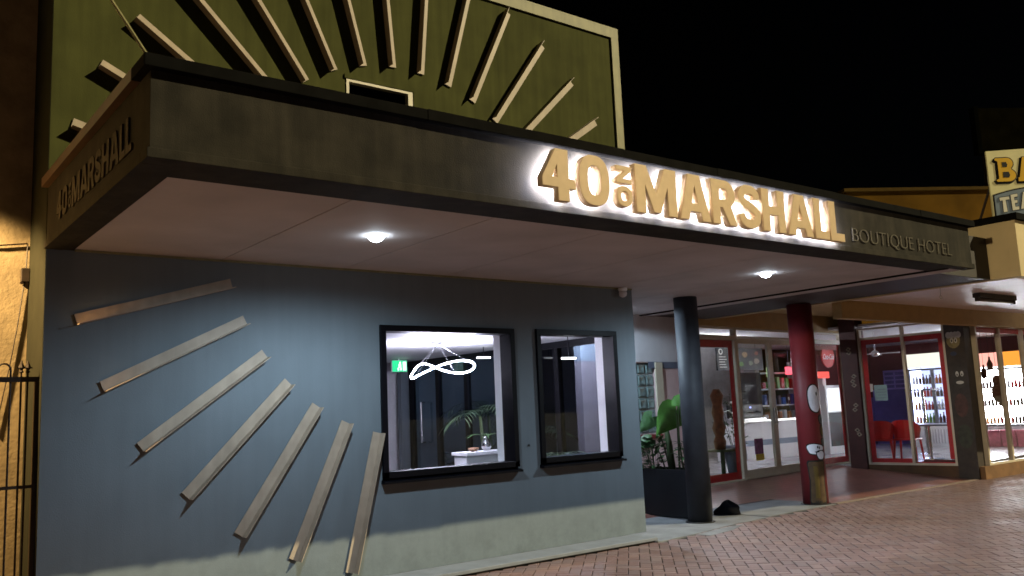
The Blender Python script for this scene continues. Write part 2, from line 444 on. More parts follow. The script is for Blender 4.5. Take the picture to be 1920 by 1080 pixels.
# upper window
x0, z0, x1, z1 = UW
uw = MB().box(x0, YF - .012, z1 - .03, x1, YF + .07, z1).box(x0, YF - .012, z0, x0 + .03, YF + .07, z1 - .03).box(x1 - .06, YF - .012, z0, x1, YF + .07, z1 - .03).build("window", m_cream, hotel)
box("pane", m_dglass, uw, x0 + .03, YF + .05, z0, x1 - .06, YF + .056, z1 - .03)
box("blind", m_line, uw, x0 + .002, YF + .2, z0, x1 - .002, YF + .26, z1)
MB().box(x0 - .02, YF - .018, z1 + .001, x1 + .03, YF - .001, z1 + .045).box(x1 + .001, YF - .018, z0, x1 + .03, YF - .001, z1).build("architrave", m_upper, uw)

# canopy
CX0, CX1, CY0, CZ0, CZ1 = 1.32, 10.82, 4.908, 3.052, 3.56
can = MB().box(CX0, CY0, CZ0 + .06, CX1, CY0 + .12, CZ1).box(CX0, CY0 + .121, CZ0 + .06, CX0 + .12, YF - .002, CZ1).build("canopy", m_fascia, hotel)
MB().box(CX1 - .12, CY0 + .121, CZ0 + .06, CX1, 13.4, CZ1).build("end_fascia", m_fascia, can)
# ledge trim at the foot of the fascia and the wide painted border under it
MB().box(CX0 - .02, CY0 - .022, CZ0, CX1 + .02, CY0 + .12, CZ0 + .058).box(CX0 - .02, CY0 + .121, CZ0, CX0 + .12, YF - .002, CZ0 + .058).build("bottom_trim", m_fascia, can, bevel=.004)
MB().box(CX0 + .121, CY0 + .121, CZ0 + .004, CX1 - .36, CY0 + .36, CZ0 + .05).box(CX0 + .121, CY0 + .361, CZ0 + .004, CX0 + .20, YF - .002, CZ0 + .05).build("underside_border", m_fascia, can)
# metal capping, in lengths with small lapped joints
xs = [CX0 - .05, 3.1, 4.95, 6.1, 7.95, 9.6, CX1 + .05]
for k in range(len(xs) - 1):
    e = .003 if k % 2 else 0
    box("cap", m_cap, can, xs[k], CY0 - .06 - e, CZ1 + .001, xs[k + 1] - .001, CY0 + .22, 3.635 + e, bevel=.004)
MB().box(CX0 - .05, CY0 + .221, CZ1 + .001, CX0 + .2, YF - .002, 3.635).build("cap", mat("lamplit_cap_metal", (.10, .05, .025), .4, var=.2), can)  # side capping in a warmer colour, the lamp's orange light painted in
box("canopy_roof", m_cap, can, CX0 + .2, CY0 + .22, 3.50, CX1 - .12, YF - .03, 3.545)
# soffit sheets with shadow gaps, running from street to wall
xs = [CX0 + .205, 2.75, 3.96, 5.17, 6.38, 7.59, 8.80, 9.62, 10.44]
for k in range(len(xs) - 1):
    y1 = YF - .004 if xs[k + 1] < 7.7 else 13.4
    MB().box(xs[k] + .005, CY0 + .365, CZ0 + .012, xs[k + 1] - .005, y1, CZ0 + .03).build("soffit_sheet", m_soffit, can)
box("soffit_backing", m_cap, can, CX0 + .2, CY0 + .365, CZ0 + .034, 10.8, YF - .004, CZ0 + .05)
box("soffit_backing", m_cap, can, 7.95, YF - .003, CZ0 + .034, 10.8, 13.4, CZ0 + .05)
box("groove_shade_strip", m_cap, can, 10.44, CY0 + .13, CZ0 - .004, 10.50, 13.4, CZ0 + .03)  # dark strip painted in place of a shaded groove in the soffit
box("soffit_sheet", m_soffit, can, 10.503, CY0 + .125, CZ0 + .004, CX1 - .01, 13.4, CZ0 + .024)
box("wall_bead", m_trimc, can, CX0 + .21, YF - .03, CZ0 - .006, 7.98, YF - .003, CZ0 + .011)

# sunburst fins
fin_me = None
def make_fin():
    b = MB()
    b.box(0, -.042, .012, 1.34, .05, .020)
    b.box(0, .044, .0205, 1.34, .05, .108)
    return b
def burst(name, label, O, angs):
    global fin_me
    t = thing(name, label, "wall decoration", (O[0], YF, O[1]))
    for a in angs:
        a += random.uniform(-.15, .15)
        if fin_me is None:
            o = make_fin().build("fin", m_fin); fin_me = o.data
        else:
            o = bpy.data.objects.new("fin", fin_me); COL.objects.link(o)
        o.parent = t
        c, s = math.cos(R(a)), math.sin(R(a))
        # local x -> radial, y -> counter-clockwise, z -> out of the wall
        m4 = Matrix(((c, -s, 0, 0), (0, 0, -1, 0), (s, c, 0, 0), (0, 0, 0, 1)))
        o.matrix_local = m4 @ Matrix.Translation((2.04 if angs[0] < 90 else 2.03, 0, 0))
    return t
burst("fin_sunburst", "upper half sunburst of fourteen angled metal fins on olive wall above the canopy", (4.745, 3.253), [34.7 + 10 * k for k in range(14)])
burst("fin_sunburst", "lower quarter sunburst of seven tan metal fins on the blue-grey wall", (4.789, 3.41), [196 + 10 * k for k in range(7)])

tag(MB().tube([(1.35, 5.0, 3.64), (1.35, YF, 5.92)], .011, 6).build("tie_rod", m_trimc), "thin pale tie rod rising from the left canopy corner to the wall", "rod")

# ------------------------------------------------------------------ sign lettering
def catmull(P, n=8):
    out = []
    for i in range(len(P) - 1):
        p0 = P[max(i - 1, 0)]; p1 = P[i]; p2 = P[i + 1]; p3 = P[min(i + 2, len(P) - 1)]
        for k in range(n):
            t = k / n
            out.append(tuple(.5 * (2 * p1[a] + (p2[a] - p0[a]) * t + (2 * p0[a] - 5 * p1[a] + 4 * p2[a] - p3[a]) * t * t + (3 * p1[a] - p0[a] - 3 * p2[a] + p3[a]) * t ** 3) for a in (0, 1)))
    out.append(P[-1]); return out
def stroke(P, w):
    L = []; Rr = []
    for i, p in enumerate(P):
        a = P[max(i - 1, 0)]; b = P[min(i + 1, len(P) - 1)]
        dx, dy = b[0] - a[0], b[1] - a[1]; l = math.hypot(dx, dy)
        nx, ny = -dy / l * w / 2, dx / l * w / 2
        L.append((p[0] + nx, p[1] + ny)); Rr.append((p[0] - nx, p[1] - ny))
    return L + Rr[::-1]
def superel(w, h, ix=0, iy=0, n=40, ex=2.5):
    out = []
    for k in range(n):
        q = 2 * math.pi * k / n; c, s = math.cos(q), math.sin(q)
        out.append((w / 2 + (w / 2 - ix) * math.copysign(abs(c) ** (2 / ex), c), h / 2 + (h / 2 - iy) * math.copysign(abs(s) ** (2 / ex), s)))
    return out
def sc_(P, w, h): return [(x * w, y * h) for x, y in P]
def glyph(ch, w, h):
    if ch == '4':
        return [sc_([(0, .25), (0, .43), (.43, 1), (.80, 1), (.80, .44), (1, .44), (1, .25), (.80, .25), (.80, 0), (.46, 0), (.46, .25)], w, h), sc_([(.30, .44), (.46, .44), (.46, .70)], w, h)]
    if ch in '0': return [superel(w, h), superel(w, h, .090, .082, ex=2.6)]
    if ch == 'O': return [superel(w, h), superel(w, h, .042, .042)]
    if ch == 'N': return [sc_([(0, 0), (0, 1), (.25, 1), (.73, .42), (.73, 1), (1, 1), (1, 0), (.75, 0), (.27, .58), (.27, 0)], w, h)]
    if ch == 'M':
        return [sc_([(0, 0), (0, 1), (.27, 1), (.5, .40), (.73, 1), (1, 1), (1, 0), (.775, 0), (.775, .60), (.585, .04), (.415, .04), (.225, .60), (.225, 0)], w, h)]
    if ch == 'A':
        return [sc_([(0, 0), (.32, 1), (.68, 1), (1, 0), (.72, 0), (.665, .19), (.335, .19), (.28, 0)], w, h), sc_([(.39, .37), (.61, .37), (.5, .77)], w, h)]
    if ch == 'R':
        arc = [(.56 + .40 * math.sin(q), .69 + .31 * math.cos(q)) for q in [math.pi * k / 12 for k in range(0, 11)]]
        arc2 = [(.53 + .12 * math.sin(q), .685 + .125 * math.cos(q)) for q in [math.pi * k / 10 for k in range(11)]]
        return [sc_([(0, 0), (0, 1)] + arc + [(1, 0), (.68, 0), (.42, .38), (.31, .38), (.31, 0)], w, h), sc_([(.31, .81)] + arc2 + [(.31, .56)], w, h)]
    if ch in 'Ss':
        k = [(.272, .275), (.256, .325), (.216, .351), (.160, .358), (.102, .350), (.058, .318), (.050, .282), (.072, .243), (.118, .220), (.175, .200), (.232, .176), (.268, .143), (.272, .105), (.248, .066), (.205, .047), (.155, .042), (.100, .052), (.060, .085), (.046, .128)]
        return [[(x * w / .317, y * h / .40) for x, y in stroke(catmull(k, 5), .084 if ch == 'S' else .062)]]
    if ch == 'H':
        return [sc_([(0, 0), (0, 1), (.315, 1), (.315, .60), (.685, .60), (.685, 1), (1, 1), (1, 0), (.685, 0), (.685, .40), (.315, .40), (.315, 0)], w, h)]
    if ch == 'L': return [sc_([(0, 0), (0, 1), (.43, 1), (.43, .20), (1, .20), (1, 0)], w, h)]
def extrude_polys(polys, depth, bevel=0.0, offset=0.0, name="letter"):
    cu = bpy.data.curves.new(name, 'CURVE'); cu.dimensions = '2D'; cu.fill_mode = 'BOTH'; cu.extrude = depth / 2
    cu.bevel_depth = bevel; cu.bevel_resolution = 1; cu.offset = offset - bevel
    for P in polys:
        sp = cu.splines.new('POLY'); sp.points.add(len(P) - 1)
        for p, q in zip(sp.points, P): p.co = (q[0], q[1], 0, 1)
        sp.use_cyclic_u = True
    o = bpy.data.objects.new(name, cu); COL.objects.link(o)
    me = bpy.data.meshes.new_from_object(o.evaluated_get(bpy.context.evaluated_depsgraph_get()))
    bpy.data.objects.remove(o)
    me.name = name
    return me
LET = [('4', 4.035, .325, 0), ('0', 4.400, .315, 0), ('M', 5.005, .478, 0), ('A', 5.515, .392, 0), ('R', 5.932, .330, 0), ('S', 6.285, .318, 0), ('H', 6.630, .340, 0), ('A', 7.005, .405, 0), ('L', 7.440, .236, 0), ('L', 7.695, .240, 0)]
ZL = 3.116; HL = .398
sign = thing("illuminated_sign", "raised gold 40 ON MARSHALL letters glowing white along the canopy front", "sign", (4.03, CY0, ZL))
side = thing("side_sign", "dim flat 40 ON MARSHALL lettering on the left end of the canopy", "sign", (CX0, 7.41, 3.19))
def put_letter(ch, x, z, w, h, rot=0.0):
    polys = glyph(ch, w, h)
    if rot: polys = [[(-q, p) for p, q in P] for P in polys]        # turned a quarter, reading upwards
    me = extrude_polys(polys, .056, .003)
    o = bpy.data.objects.new("letter", me); COL.objects.link(o); me.materials.append(m_gold)
    o.parent = sign; o.location = (x - 4.03, -.052 - .032, z - ZL); o.rotation_euler = (R(90), 0, 0)
    mb = extrude_polys(polys if ch != 'S' else glyph('s', w, h), .004, 0, -.012 if ch != 'S' else 0, "backlight")
    b = bpy.data.objects.new("backlight", mb); COL.objects.link(b); mb.materials.append(m_led)
    b.parent = o; b.location = (0, 0, -.034)
    k = .552
    me2 = extrude_polys([[(p * k, q * k) for p, q in P] for P in polys], .008, 0)
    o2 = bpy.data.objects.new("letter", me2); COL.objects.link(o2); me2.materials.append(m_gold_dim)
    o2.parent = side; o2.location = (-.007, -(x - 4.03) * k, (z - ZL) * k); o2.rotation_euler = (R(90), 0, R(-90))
for ch, x, w, _ in LET: put_letter(ch, x, ZL, w, HL)
put_letter('O', 4.962, ZL + .028, .165, .168, 1)
put_letter('N', 4.962, ZL + .215, .142, .168, 1)

# thin BOUTIQUE HOTEL lettering
def text_letters(txt, width, height, depth, off, parent, m, place, name="letter"):
    cu = bpy.data.curves.new("txt", 'FONT'); cu.body = txt; cu.size = 1; cu.offset = off; cu.extrude = .02
    o = bpy.data.objects.new("txt", cu); COL.objects.link(o)
    me = bpy.data.meshes.new_from_object(o.evaluated_get(bpy.context.evaluated_depsgraph_get()))
    bpy.data.objects.remove(o)
    V = [v.co.copy() for v in me.vertices]; par = list(range(len(V)))
    def find(a):
        while par[a] != a: par[a] = par[par[a]]; a = par[a]
        return a
    for p in me.polygons:
        for a in p.vertices[1:]: par[find(a)] = find(p.vertices[0])
    # weld by position so that front, sides and back of a letter count as one
    pos = {}
    for i, v in enumerate(V):
        pos.setdefault((round(v.x, 4), round(v.y, 4)), []).append(i)
    for l in pos.values():
        for a in l[1:]: par[find(a)] = find(l[0])
    x0 = min(v.x for v in V); x1 = max(v.x for v in V); y0 = min(v.y for v in V); y1 = max(v.y for v in V)
    kx, ky = width / (x1 - x0), height / (y1 - y0)
    isl = {}
    for p in me.polygons: isl.setdefault(find(p.vertices[0]), []).append(tuple(p.vertices))
    for root in sorted(isl, key=lambda r_: min(V[a].x for f in isl[r_] for a in f)):
        fs = isl[root]; ids = sorted({a for f in fs for a in f}); ix = {a: k for k, a in enumerate(ids)}
        b = MB()
        b.add([place((V[a].x - x0) * kx, (V[a].y - y0) * ky, V[a].z / .02 * depth / 2) for a in ids], [tuple(ix[a] for a in f) for f in fs])
        b.build(name, m, parent)
bh = thing("hotel_name_sign", "small thin pale BOUTIQUE HOTEL letters at the right end of the canopy front", "sign", (8.25, CY0, 3.15))
text_letters("BOUTIQUE HOTEL", 2.075, .165, .008, -.021, bh, m_thin, lambda x, y, z: (8.25 + x, CY0 - .012 - z, 3.148 + y))

# ------------------------------------------------------------------ canopy downlights
def downlight(x, y, label, power, size=174, blend=.6):
    t = thing("downlight", label, "ceiling light", (x, y, CZ0 + .012), "downlights in the hotel canopy")
    MB().lathe(x, y, [(.085, CZ0 + .0115), (.084, CZ0 + .0095), (.068, CZ0 + .009), (.066, CZ0 + .0113)], 28).build("trim_ring", m_white, t, smooth=False)
    MB().lathe(x, y, [(.066, CZ0 + .010), (.065, CZ0 - .002), (.058, CZ0 - .018), (.044, CZ0 - .031), (.024, CZ0 - .039), (.006, CZ0 - .041)], 24).build("lens", m_lens, t, smooth=True)
    ld = bpy.data.lights.new("downlight_lamp", 'SPOT'); ld.energy = power; ld.color = (.64, .84, 1.0); ld.spot_size = R(size); ld.spot_blend = blend; ld.shadow_soft_size = .05
    lo = bpy.data.objects.new("downlight_lamp", ld); COL.objects.link(lo); lo.parent = t; lo.location = (0, 0, -.10)
downlight(3.475, 6.278, "glowing round downlight in the canopy above the two-window wall", 122)
downlight(8.589, 6.238, "glowing round downlight in the canopy above the dark column", 120)
downlight(8.62, 9.25, "glowing round downlight in the canopy above the hotel entrance and planter", 130, 176, .12)

cam_t = thing("security_camera", "small white dome camera under the canopy at the wall's right corner", "camera", (7.76, 7.76, 3.05))
MB().lathe(7.76, 7.77, [(.055, 3.058), (.058, 3.03), (.05, 3.015)], 20).build("base", m_white, cam_t, smooth=True)
MB().lathe(7.76, 7.77, [(.046, 3.014), (.052, 2.985), (.045, 2.955), (.02, 2.938)], 20).build("dome", m_pale, cam_t, smooth=True)
tag(MB().tube([(6.221, YF + .01, 1.205), (6.221, YF - .012, 1.205)], .013, 10).build("weep_vent", m_line), "tiny dark round vent between the two hotel windows", "vent")

# ------------------------------------------------------------------ hotel reception room
FZ, CZ = .12, 2.512
MB().box(3.0, YF + .335, FZ - .05, 7.86, 13.5, FZ).build("interior_floor", mat("dark_floor_tile", (.06, .055, .055), .3), hotel)
MB().box(3.0, YF + .301, CZ, 7.86, 13.5, CZ + .05).build("interior_ceiling", m_white, hotel)
MB().box(3.0, 13.5, 0, 7.98, 13.6, 3.0).box(2.9, YF + .301, 0, 2.91, 13.6, 3.0).build("interior_wall", m_white, hotel)
box("dark_side_wall", mat("reflection_dimming_navy", (.03, .032, .05), .7), hotel, 2.911, YF + .301, FZ, 3.0, 13.499, CZ)  # unseen side wall, coloured dark to dull its reflection in the glass
part = thing("glass_partition", "black framed glazed entry wall with a long steel door handle seen through the window", "partition", (7.9, 8.2, 0))
ms = [8.17, 9.25, 10.35, 11.45, 12.28, 13.12, 13.47]
for y in ms: box("mullion", m_black, part, 7.865, y - .045, FZ, 7.945, y + .045, CZ - .09)
MB().box(7.865, 8.12, CZ - .089, 7.945, 13.5, 3.05).build("head_rail", m_black, part)
MB().box(7.865, 8.12, .0, 7.945, 13.5, FZ - .001).build("bottom_rail", m_black, part)
for a, b in zip(ms[:-1], ms[1:]): box("pane", m_dglass, part, 7.90, a + .046, FZ, 7.908, b - .046, CZ - .09)
MB().tube([(7.865, 12.68, 1.14), (7.80, 12.68, 1.14), (7.80, 12.68, 1.80), (7.865, 12.68, 1.80)], .018, 8).build("handle", m_steel, part)
# pendant
pen = thing("pendant_light", "twisted ring pendant of white light hanging behind the larger window", "pendant light", (6.15, 9.5, 2.2))
ring = []
for k in range(72):
    q = 2 * math.pi * k / 72
    ring.append((6.13 + .44 * math.cos(q) + .09 * math.cos(2 * q), 9.5 + .26 * math.sin(q), 2.165 + .085 * math.sin(2 * q + .5) + .035 * math.cos(q)))
MB().tube(ring, .0075, 8, closed=True).build("light_ring", m_ring, pen, smooth=True)
MB().lathe(6.12, 9.5, [(.10, CZ - .002), (.10, CZ - .03), (.09, CZ - .034)], 20).build("ceiling_rose", m_steel, pen)
for k in (4, 22, 40, 58): MB().tube([(6.12, 9.5, CZ - .03), ring[k]], .0025, 5).build("wire", m_steel, pen)
# exit sign
ex = thing("exit_sign", "lit green running-man exit sign inside behind the larger window", "sign", (7.3, 12.5, 2.4))
box("case", m_white, ex, 7.16, 12.5, 2.30, 7.44, 12.54, 2.49)
box("face", emis("exit_green", (.02, .42, .18), 1.1), ex, 7.165, 12.494, 2.305, 7.435, 12.499, 2.485)
mw = emis("exit_white", (.75, 1, .85), 1.3)
MB().box(7.295, 12.490, 2.435, 7.32, 12.493, 2.465).box(7.28, 12.490, 2.37, 7.325, 12.493, 2.43).build("running_man", mw, ex)
MB().box(7.26, 12.490, 2.325, 7.285, 12.493, 2.368).box(7.31, 12.490, 2.325, 7.33, 12.493, 2.368).box(7.36, 12.490, 2.325, 7.42, 12.493, 2.465).build("doorway_symbol", mw, ex)
MB().tube([(7.3, 12.52, 2.49), (7.3, 12.52, CZ)], .012, 6).build("hanger", m_white, ex)
# slim ceiling tubes
for x, y, l in ((7.3, 10.15, "short glowing tube light seen through the larger window"), (7.45, 8.50, "short glowing tube light seen through the smaller window")):
    z = 2.36 if y > 9 else 2.23
    tb = thing("tube_light", l, "tube light", (x, y, z), "tube lights in the reception")
    MB().tube([(x - .10, y + .02, z), (x + .10, y - .02, z)], .012, 8).build("tube", emis("tube_white", (.9, .95, 1), 5), tb)
    MB().tube([(x, y, z + .012), (x, y, CZ)], .006, 6).build("hanger", m_black, tb)
# desk and vase
desk = thing("reception_desk", "plain white reception desk low in the larger window", "desk", (6.9, 9.8, FZ))
box("counter_top", m_white, desk, 6.55, 9.56, 1.04, 7.5, 9.92, 1.085, bevel=.004)
box("front_panel", m_white, desk, 6.57, 9.60, FZ, 7.46, 9.88, 1.038)
vase = thing("desk_plant", "small silver vase with long leaves on the white desk", "plant", (7.0, 9.75, 1.085))
MB().lathe(7.0, 9.75, [(.04, 1.086), (.07, 1.13), (.06, 1.20), (.035, 1.25), (.045, 1.27)], 16).build("vase", m_steel, vase, smooth=True)
def blade(mb, base, dirv, length, width, droop, n=6):
    """a tapering leaf strip with a keel, bending down along its length"""
    d = Vector(dirv).normalized(); side_ = d.cross(Vector((0, 0, 1)))
    if side_.length < .05: side_ = Vector((1, 0, 0))
    side_.normalize(); p = Vector(base); L = []
    for k in range(n + 1):
        t = k / n
        w = width * math.sin(math.pi * min(.97, .12 + .88 * t)) * .5
        L.append((p - side_ * w, p + Vector((0, 0, -w * .35)), p + side_ * w))
        d2 = (d + Vector((0, 0, -droop * t))).normalized()
        p = p + d2 * length / n
    vs = [tuple(v) for r_ in L for v in r_]; fs = []
    for k in range(n):
        a = k * 3
        fs += [(a, a + 1, a + 4, a + 3), (a + 1, a + 2, a + 5, a + 4)]
    mb.add(vs, fs)
for k in range(6):
    b = MB(); q = k * 1.05
    blade(b, (7.0, 9.75, 1.26), (math.cos(q), math.sin(q), .55), .34, .05, 1.2)
    b.build("leaf", m_leafd, vase, smooth=True)
bowl = tag(MB().lathe(6.74, 9.68, [(.03, 1.086), (.06, 1.10), (.075, 1.135), (.065, 1.137), (.05, 1.11)], 18).build("orange_bowl", mat("terracotta_glaze", (.22, .12, .07), .5), smooth=True), "small orange bowl at the front of the white desk", "bowl")

# ------------------------------------------------------------------ hotel porch: columns, planters, plants
def column(name, label, x, y, r, z1, m):
    t = thing(name, label, "column", (x, y, 0))
    MB().lathe(x, y, [(r, .0), (r, z1)], 40).build("shaft", m, t, smooth=True)
    MB().lathe(x, y, [(r + .035, .002), (r + .035, .014), (r + .006, .018)], 32).build("base_plate", m_line, t)
    sh = t.children[0]
    es = sh.modifiers.new("edges", 'EDGE_SPLIT'); es.split_angle = R(40)
    return t
column("column", "tall round dark navy column beside the black planter", 9.41, 8.21, .163, 3.06, m_navy)
redc = column("column", "round red column painted with a white and brown cartoon mural", 11.95, 8.12, .188, 3.05, m_red)
def blob(center_ang, zc, pts, r, m, name, parent=redc, cx=11.95, cy=8.12, rings=3):
    """a painted shape lying on the round column; pts are (arc metres, height metres) round its centre"""
    dense = []                                     # short edges only, so that the shape hugs the curve
    for (ua, za), (ub, zb) in zip(pts, pts[1:] + pts[:1]):
        m_ = max(1, int(math.hypot(ub - ua, zb - za) / .03))
        dense += [(ua + (ub - ua) * q / m_, za + (zb - za) * q / m_) for q in range(m_)]
    pts = dense; rings = 5
    b = MB(); n = len(pts); vs = []
    for k in range(1, rings + 1):
        for u, z in pts:
            a = center_ang + u * k / rings / .188
            vs.append((cx + r * math.cos(a), cy + r * math.sin(a), zc + z * k / rings))
    vs.append((cx + r * math.cos(center_ang), cy + r * math.sin(center_ang), zc))
    fs = [(len(vs) - 1, k, (k + 1) % n) for k in range(n)]
    for k in range(rings - 1):
        for i in range(n): fs.append((k * n + i, (k + 1) * n + i, (k + 1) * n + (i + 1) % n, k * n + (i + 1) % n))
    b.add(vs, fs)
    return b.build(name, m, parent, smooth=True)
def ell(a, b, n=22, wob=0.0, ph=0.0): return [(a * math.cos(2 * math.pi * k / n) * (1 + wob * math.sin(3 * 2 * math.pi * k / n + ph)), b * math.sin(2 * math.pi * k / n) * (1 + wob * math.cos(2 * 2 * math.pi * k / n + ph))) for k in range(n)]
RC = .188
A0 = R(-127)            # towards the viewer
def mural(da, z, shape, m, grow=.020, lay=0):
    blob(A0 + da / RC, z, [(u * (1 + grow / max(.03, abs(u) + .03)) , w * (1 + grow / max(.03, abs(w) + .03))) for u, w in shape], RC + .003 + lay * .004, m_line, "mural_outline")
    blob(A0 + da / RC, z, shape, RC + .005 + lay * .004, m, "mural_shape")
mural(.055, 1.59, ell(.105, .215, 26, .06, .8), m_mwhite)
mural(.150, 1.27, ell(.05, .07, 18, .1), mat("mural_grey", (.10, .10, .09), .6))
mural(.165, 1.10, ell(.05, .085, 18, .06), m_mgold)
mural(.170, .93, ell(.05, .06, 18, .1), mat("mural_grey", (.1, .1, .09), .6))
mural(.000, .83, ell(.125, .085, 28, .14, .5), m_mwhite)
mural(.075, .74, ell(.060, .070, 20, .12), m_mwhite, lay=1)
bar = [(-.115, -.30), (-.10, -.32), (.10, -.32), (.12, -.29), (.105, 0), (.125, .25), (.115, .285), (-.10, .285), (-.12, .25), (-.095, 0)]
mural(-.012, .36, bar, m_mbrown, .022)
blob(A0 - .018 / RC, .36, [(-.035, -.25), (.03, -.25), (.036, .0), (.02, .22), (-.04, .22), (-.03, 0)], RC + .0075, m_mgold, "mural_shape")
mural(-.012, .03, [(-.06, -.03), (.06, -.03), (.045, .04), (-.045, .04)], m_brown, .005)

for da, z, a_, b_ in ((.085, 1.66, .012, .03), (.03, .86, .010, .022), (.055, .85, .010, .022), (.02, .79, .04, .008), (.15, 1.27, .018, .03), (.165, 1.12, .02, .012)):
    blob(A0 + da / RC, z, ell(a_, b_, 12), RC + .0115, m_line, "mural_mark")
pl = thing("planter", "black square planter box between the hotel corner and navy column", "planter", (9.9, 8.95, 0))
MB().box(9.50, 8.42, .02, 9.92, 8.46, .675).box(9.50, 9.38, .02, 9.92, 9.42, .675).box(9.50, 8.461, .02, 9.54, 9.379, .675).box(9.88, 8.461, .02, 9.92, 9.379, .675).build("box", m_planter, pl)
box("soil", m_soil, pl, 9.541, 8.461, .02, 9.879, 9.379, .63)
# elephant ear
ear = thing("elephant_ear_plant", "plant with one big bright green heart-shaped leaf in black planter", "plant", (9.75, 8.75, .63))
def heart_leaf(base, tip, width, roll=0.0, name="leaf", m=m_leaf, parent=ear):
    B, T = Vector(base), Vector(tip); ax = T - B; L = ax.length; ax.normalize()
    sd = ax.cross(Vector((.35, .9, .2))); sd.normalize()
    sd = Matrix.Rotation(roll, 3, ax) @ sd
    nm = sd.cross(ax)
    prof = [(-.22, .20), (-.12, .40), (.05, .50), (.22, .48), (.42, .40), (.62, .27), (.82, .13), (.95, .045), (1.0, .0)]
    vs = []; fs = []
    for t, w in prof:
        for s_ in (-1, -.5, 0, .5, 1):
            back = (0.0 if t >= 0 else .22 * (1 - abs(s_)))           # notch between the two lobes
            p = B + ax * (t + back) * L + sd * (w * s_ * width) + nm * (abs(s_) * .10 * width + .02 * math.sin(9 * t + 3 * s_) * width - .25 * t * t * L * .4)
            vs.append(tuple(p))
    for i in range(len(prof) - 1):
        for k in range(4): fs.append((i * 5 + k, i * 5 + k + 1, i * 5 + k + 6, i * 5 + k + 5))
    b = MB(); b.add(vs, fs); return b.build(name, m, parent, smooth=True)
def stalk(p0, p1, bend, r, parent=ear):
    P0, P1 = Vector(p0), Vector(p1); c = (P0 + P1) / 2 + Vector(bend)
    pts = [(P0 * (1 - t) ** 2 + c * 2 * t * (1 - t) + P1 * t * t) for t in [k / 8 for k in range(9)]]
    MB().tube(pts, [r * (1 - .5 * k / 8) for k in range(9)], 6).build("stem", m_stem, parent, smooth=True)
stalk((9.72, 8.80, .63), (9.62, 8.70, 1.50), (.06, .05, 0), .016)
heart_leaf((9.62, 8.70, 1.50), (9.47, 8.98, 1.16), .46, .25)
stalk((9.70, 8.70, .63), (9.50, 8.52, 1.58), (.0, .1, .1), .014)
heart_leaf((9.50, 8.56, 1.56), (9.62, 8.25, 1.72), .30, -.5)
stalk((9.78, 9.05, .63), (9.55, 9.12, 1.42), (.1, 0, 0), .013)
heart_leaf((9.55, 9.12, 1.42), (9.45, 9.30, 1.20), .26, .6, m=m_leafd)
stalk((9.75, 9.1, .63), (9.62, 9.25, 1.10), (.05, 0, .1), .012)
heart_leaf((9.62, 9.25, 1.10), (9.40, 9.38, .98), .24, .9, m=m_leafd)
MB().tube([(9.70, 8.92, .63), (9.66, 8.92, 1.05), (9.63, 8.95, 1.38)], [.055, .045, .02], 8).build("trunk", m_stem, ear, smooth=True)
def bushy(name, label, cx, cy, z0, n, rad, h, lw, ll, m, group=None, spread=.8):
    t = thing(name, label, "plant", (cx, cy, z0), group)
    b = MB(); st = MB()
    for k in range(n):
        q = random.uniform(0, 6.28); rr_ = rad * math.sqrt(random.random()); z = z0 + h * random.random() ** .8
        p = (cx + rr_ * math.cos(q), cy + rr_ * math.sin(q), z)
        blade(b, p, (math.cos(q) * spread, math.sin(q) * spread, random.uniform(-.1, .8)), ll * random.uniform(.6, 1.2), lw * random.uniform(.7, 1.2), random.uniform(.3, 1.4), 3)
        if k % 6 == 0: st.tube([(cx + rr_ * .3 * math.cos(q), cy + rr_ * .3 * math.sin(q), z0), p], .005, 4)
    b.build("foliage", m, t, smooth=True); st.build("stem", m_stem, t)
    return t
bushy("bushy_plant", "dark glossy bushy plant in the left end of the black planter", 9.66, 9.22, .62, 130, .19, .50, .07, .13, m_leafd)
bushy("leafy_plant", "low leafy plant with thin stems in front of the pink wall", 9.74, 8.6, .62, 70, .17, .42, .055, .14, m_leafd)
# entry garden behind the reception glass
gp = thing("garden_bed", "dark raised garden bed outside the reception glass", "planter", (8.6, 11.2, 0))
MB().box(8.15, 9.9, .08, 9.3, 9.94, .5).box(8.15, 12.9, .08, 9.3, 12.94, .5).box(8.15, 9.941, .08, 8.19, 12.899, .5).box(9.26, 9.941, .08, 9.3, 12.899, .5).build("box", m_planter, gp)
box("soil", m_soil, gp, 8.191, 9.941, .08, 9.259, 12.899, .46)
def palm(cx, cy, z0, h, n, label, length=.75):
    t = thing("palm", label, "plant", (cx, cy, z0))
    MB().tube([(cx, cy, z0), (cx + .03, cy, z0 + h * .5), (cx, cy + .02, z0 + h)], [.04, .03, .022], 7).build("trunk", m_stem, t, smooth=True)
    for k in range(n):
        b = MB(); q = 6.283 * k / n + random.uniform(-.2, .2); up = random.uniform(.2, 1.3)
        d = Vector((math.cos(q), math.sin(q), up)).normalized(); p = Vector((cx, cy, z0 + h))
        pts = [p.copy()]
        for j in range(9):
            d = (d + Vector((0, 0, -.16))).normalized(); p = p + d * length / 9; pts.append(p.copy())
        b.tube(pts, .005, 4)
        for j in range(2, 10):
            for s_ in (-1, 1):
                sd = (pts[j] - pts[j - 1]).normalized().cross(Vector((0, 0, 1))) * s_
                blade(b, pts[j], (pts[j] - pts[j - 1]).normalized() * .8 + sd, .24, .022, .9, 3)
        b.build("frond", mat("frond_green", (.045, .075, .04), .35, var=.4, scale=14), t, smooth=True)
palm(8.62, 11.9, .46, 1.15, 9, "feathery palm outside the reception glass, seen through the larger window")
palm(8.75, 10.75, .46, .75, 8, "shorter feathery palm outside the reception glass near the smaller window", .7)
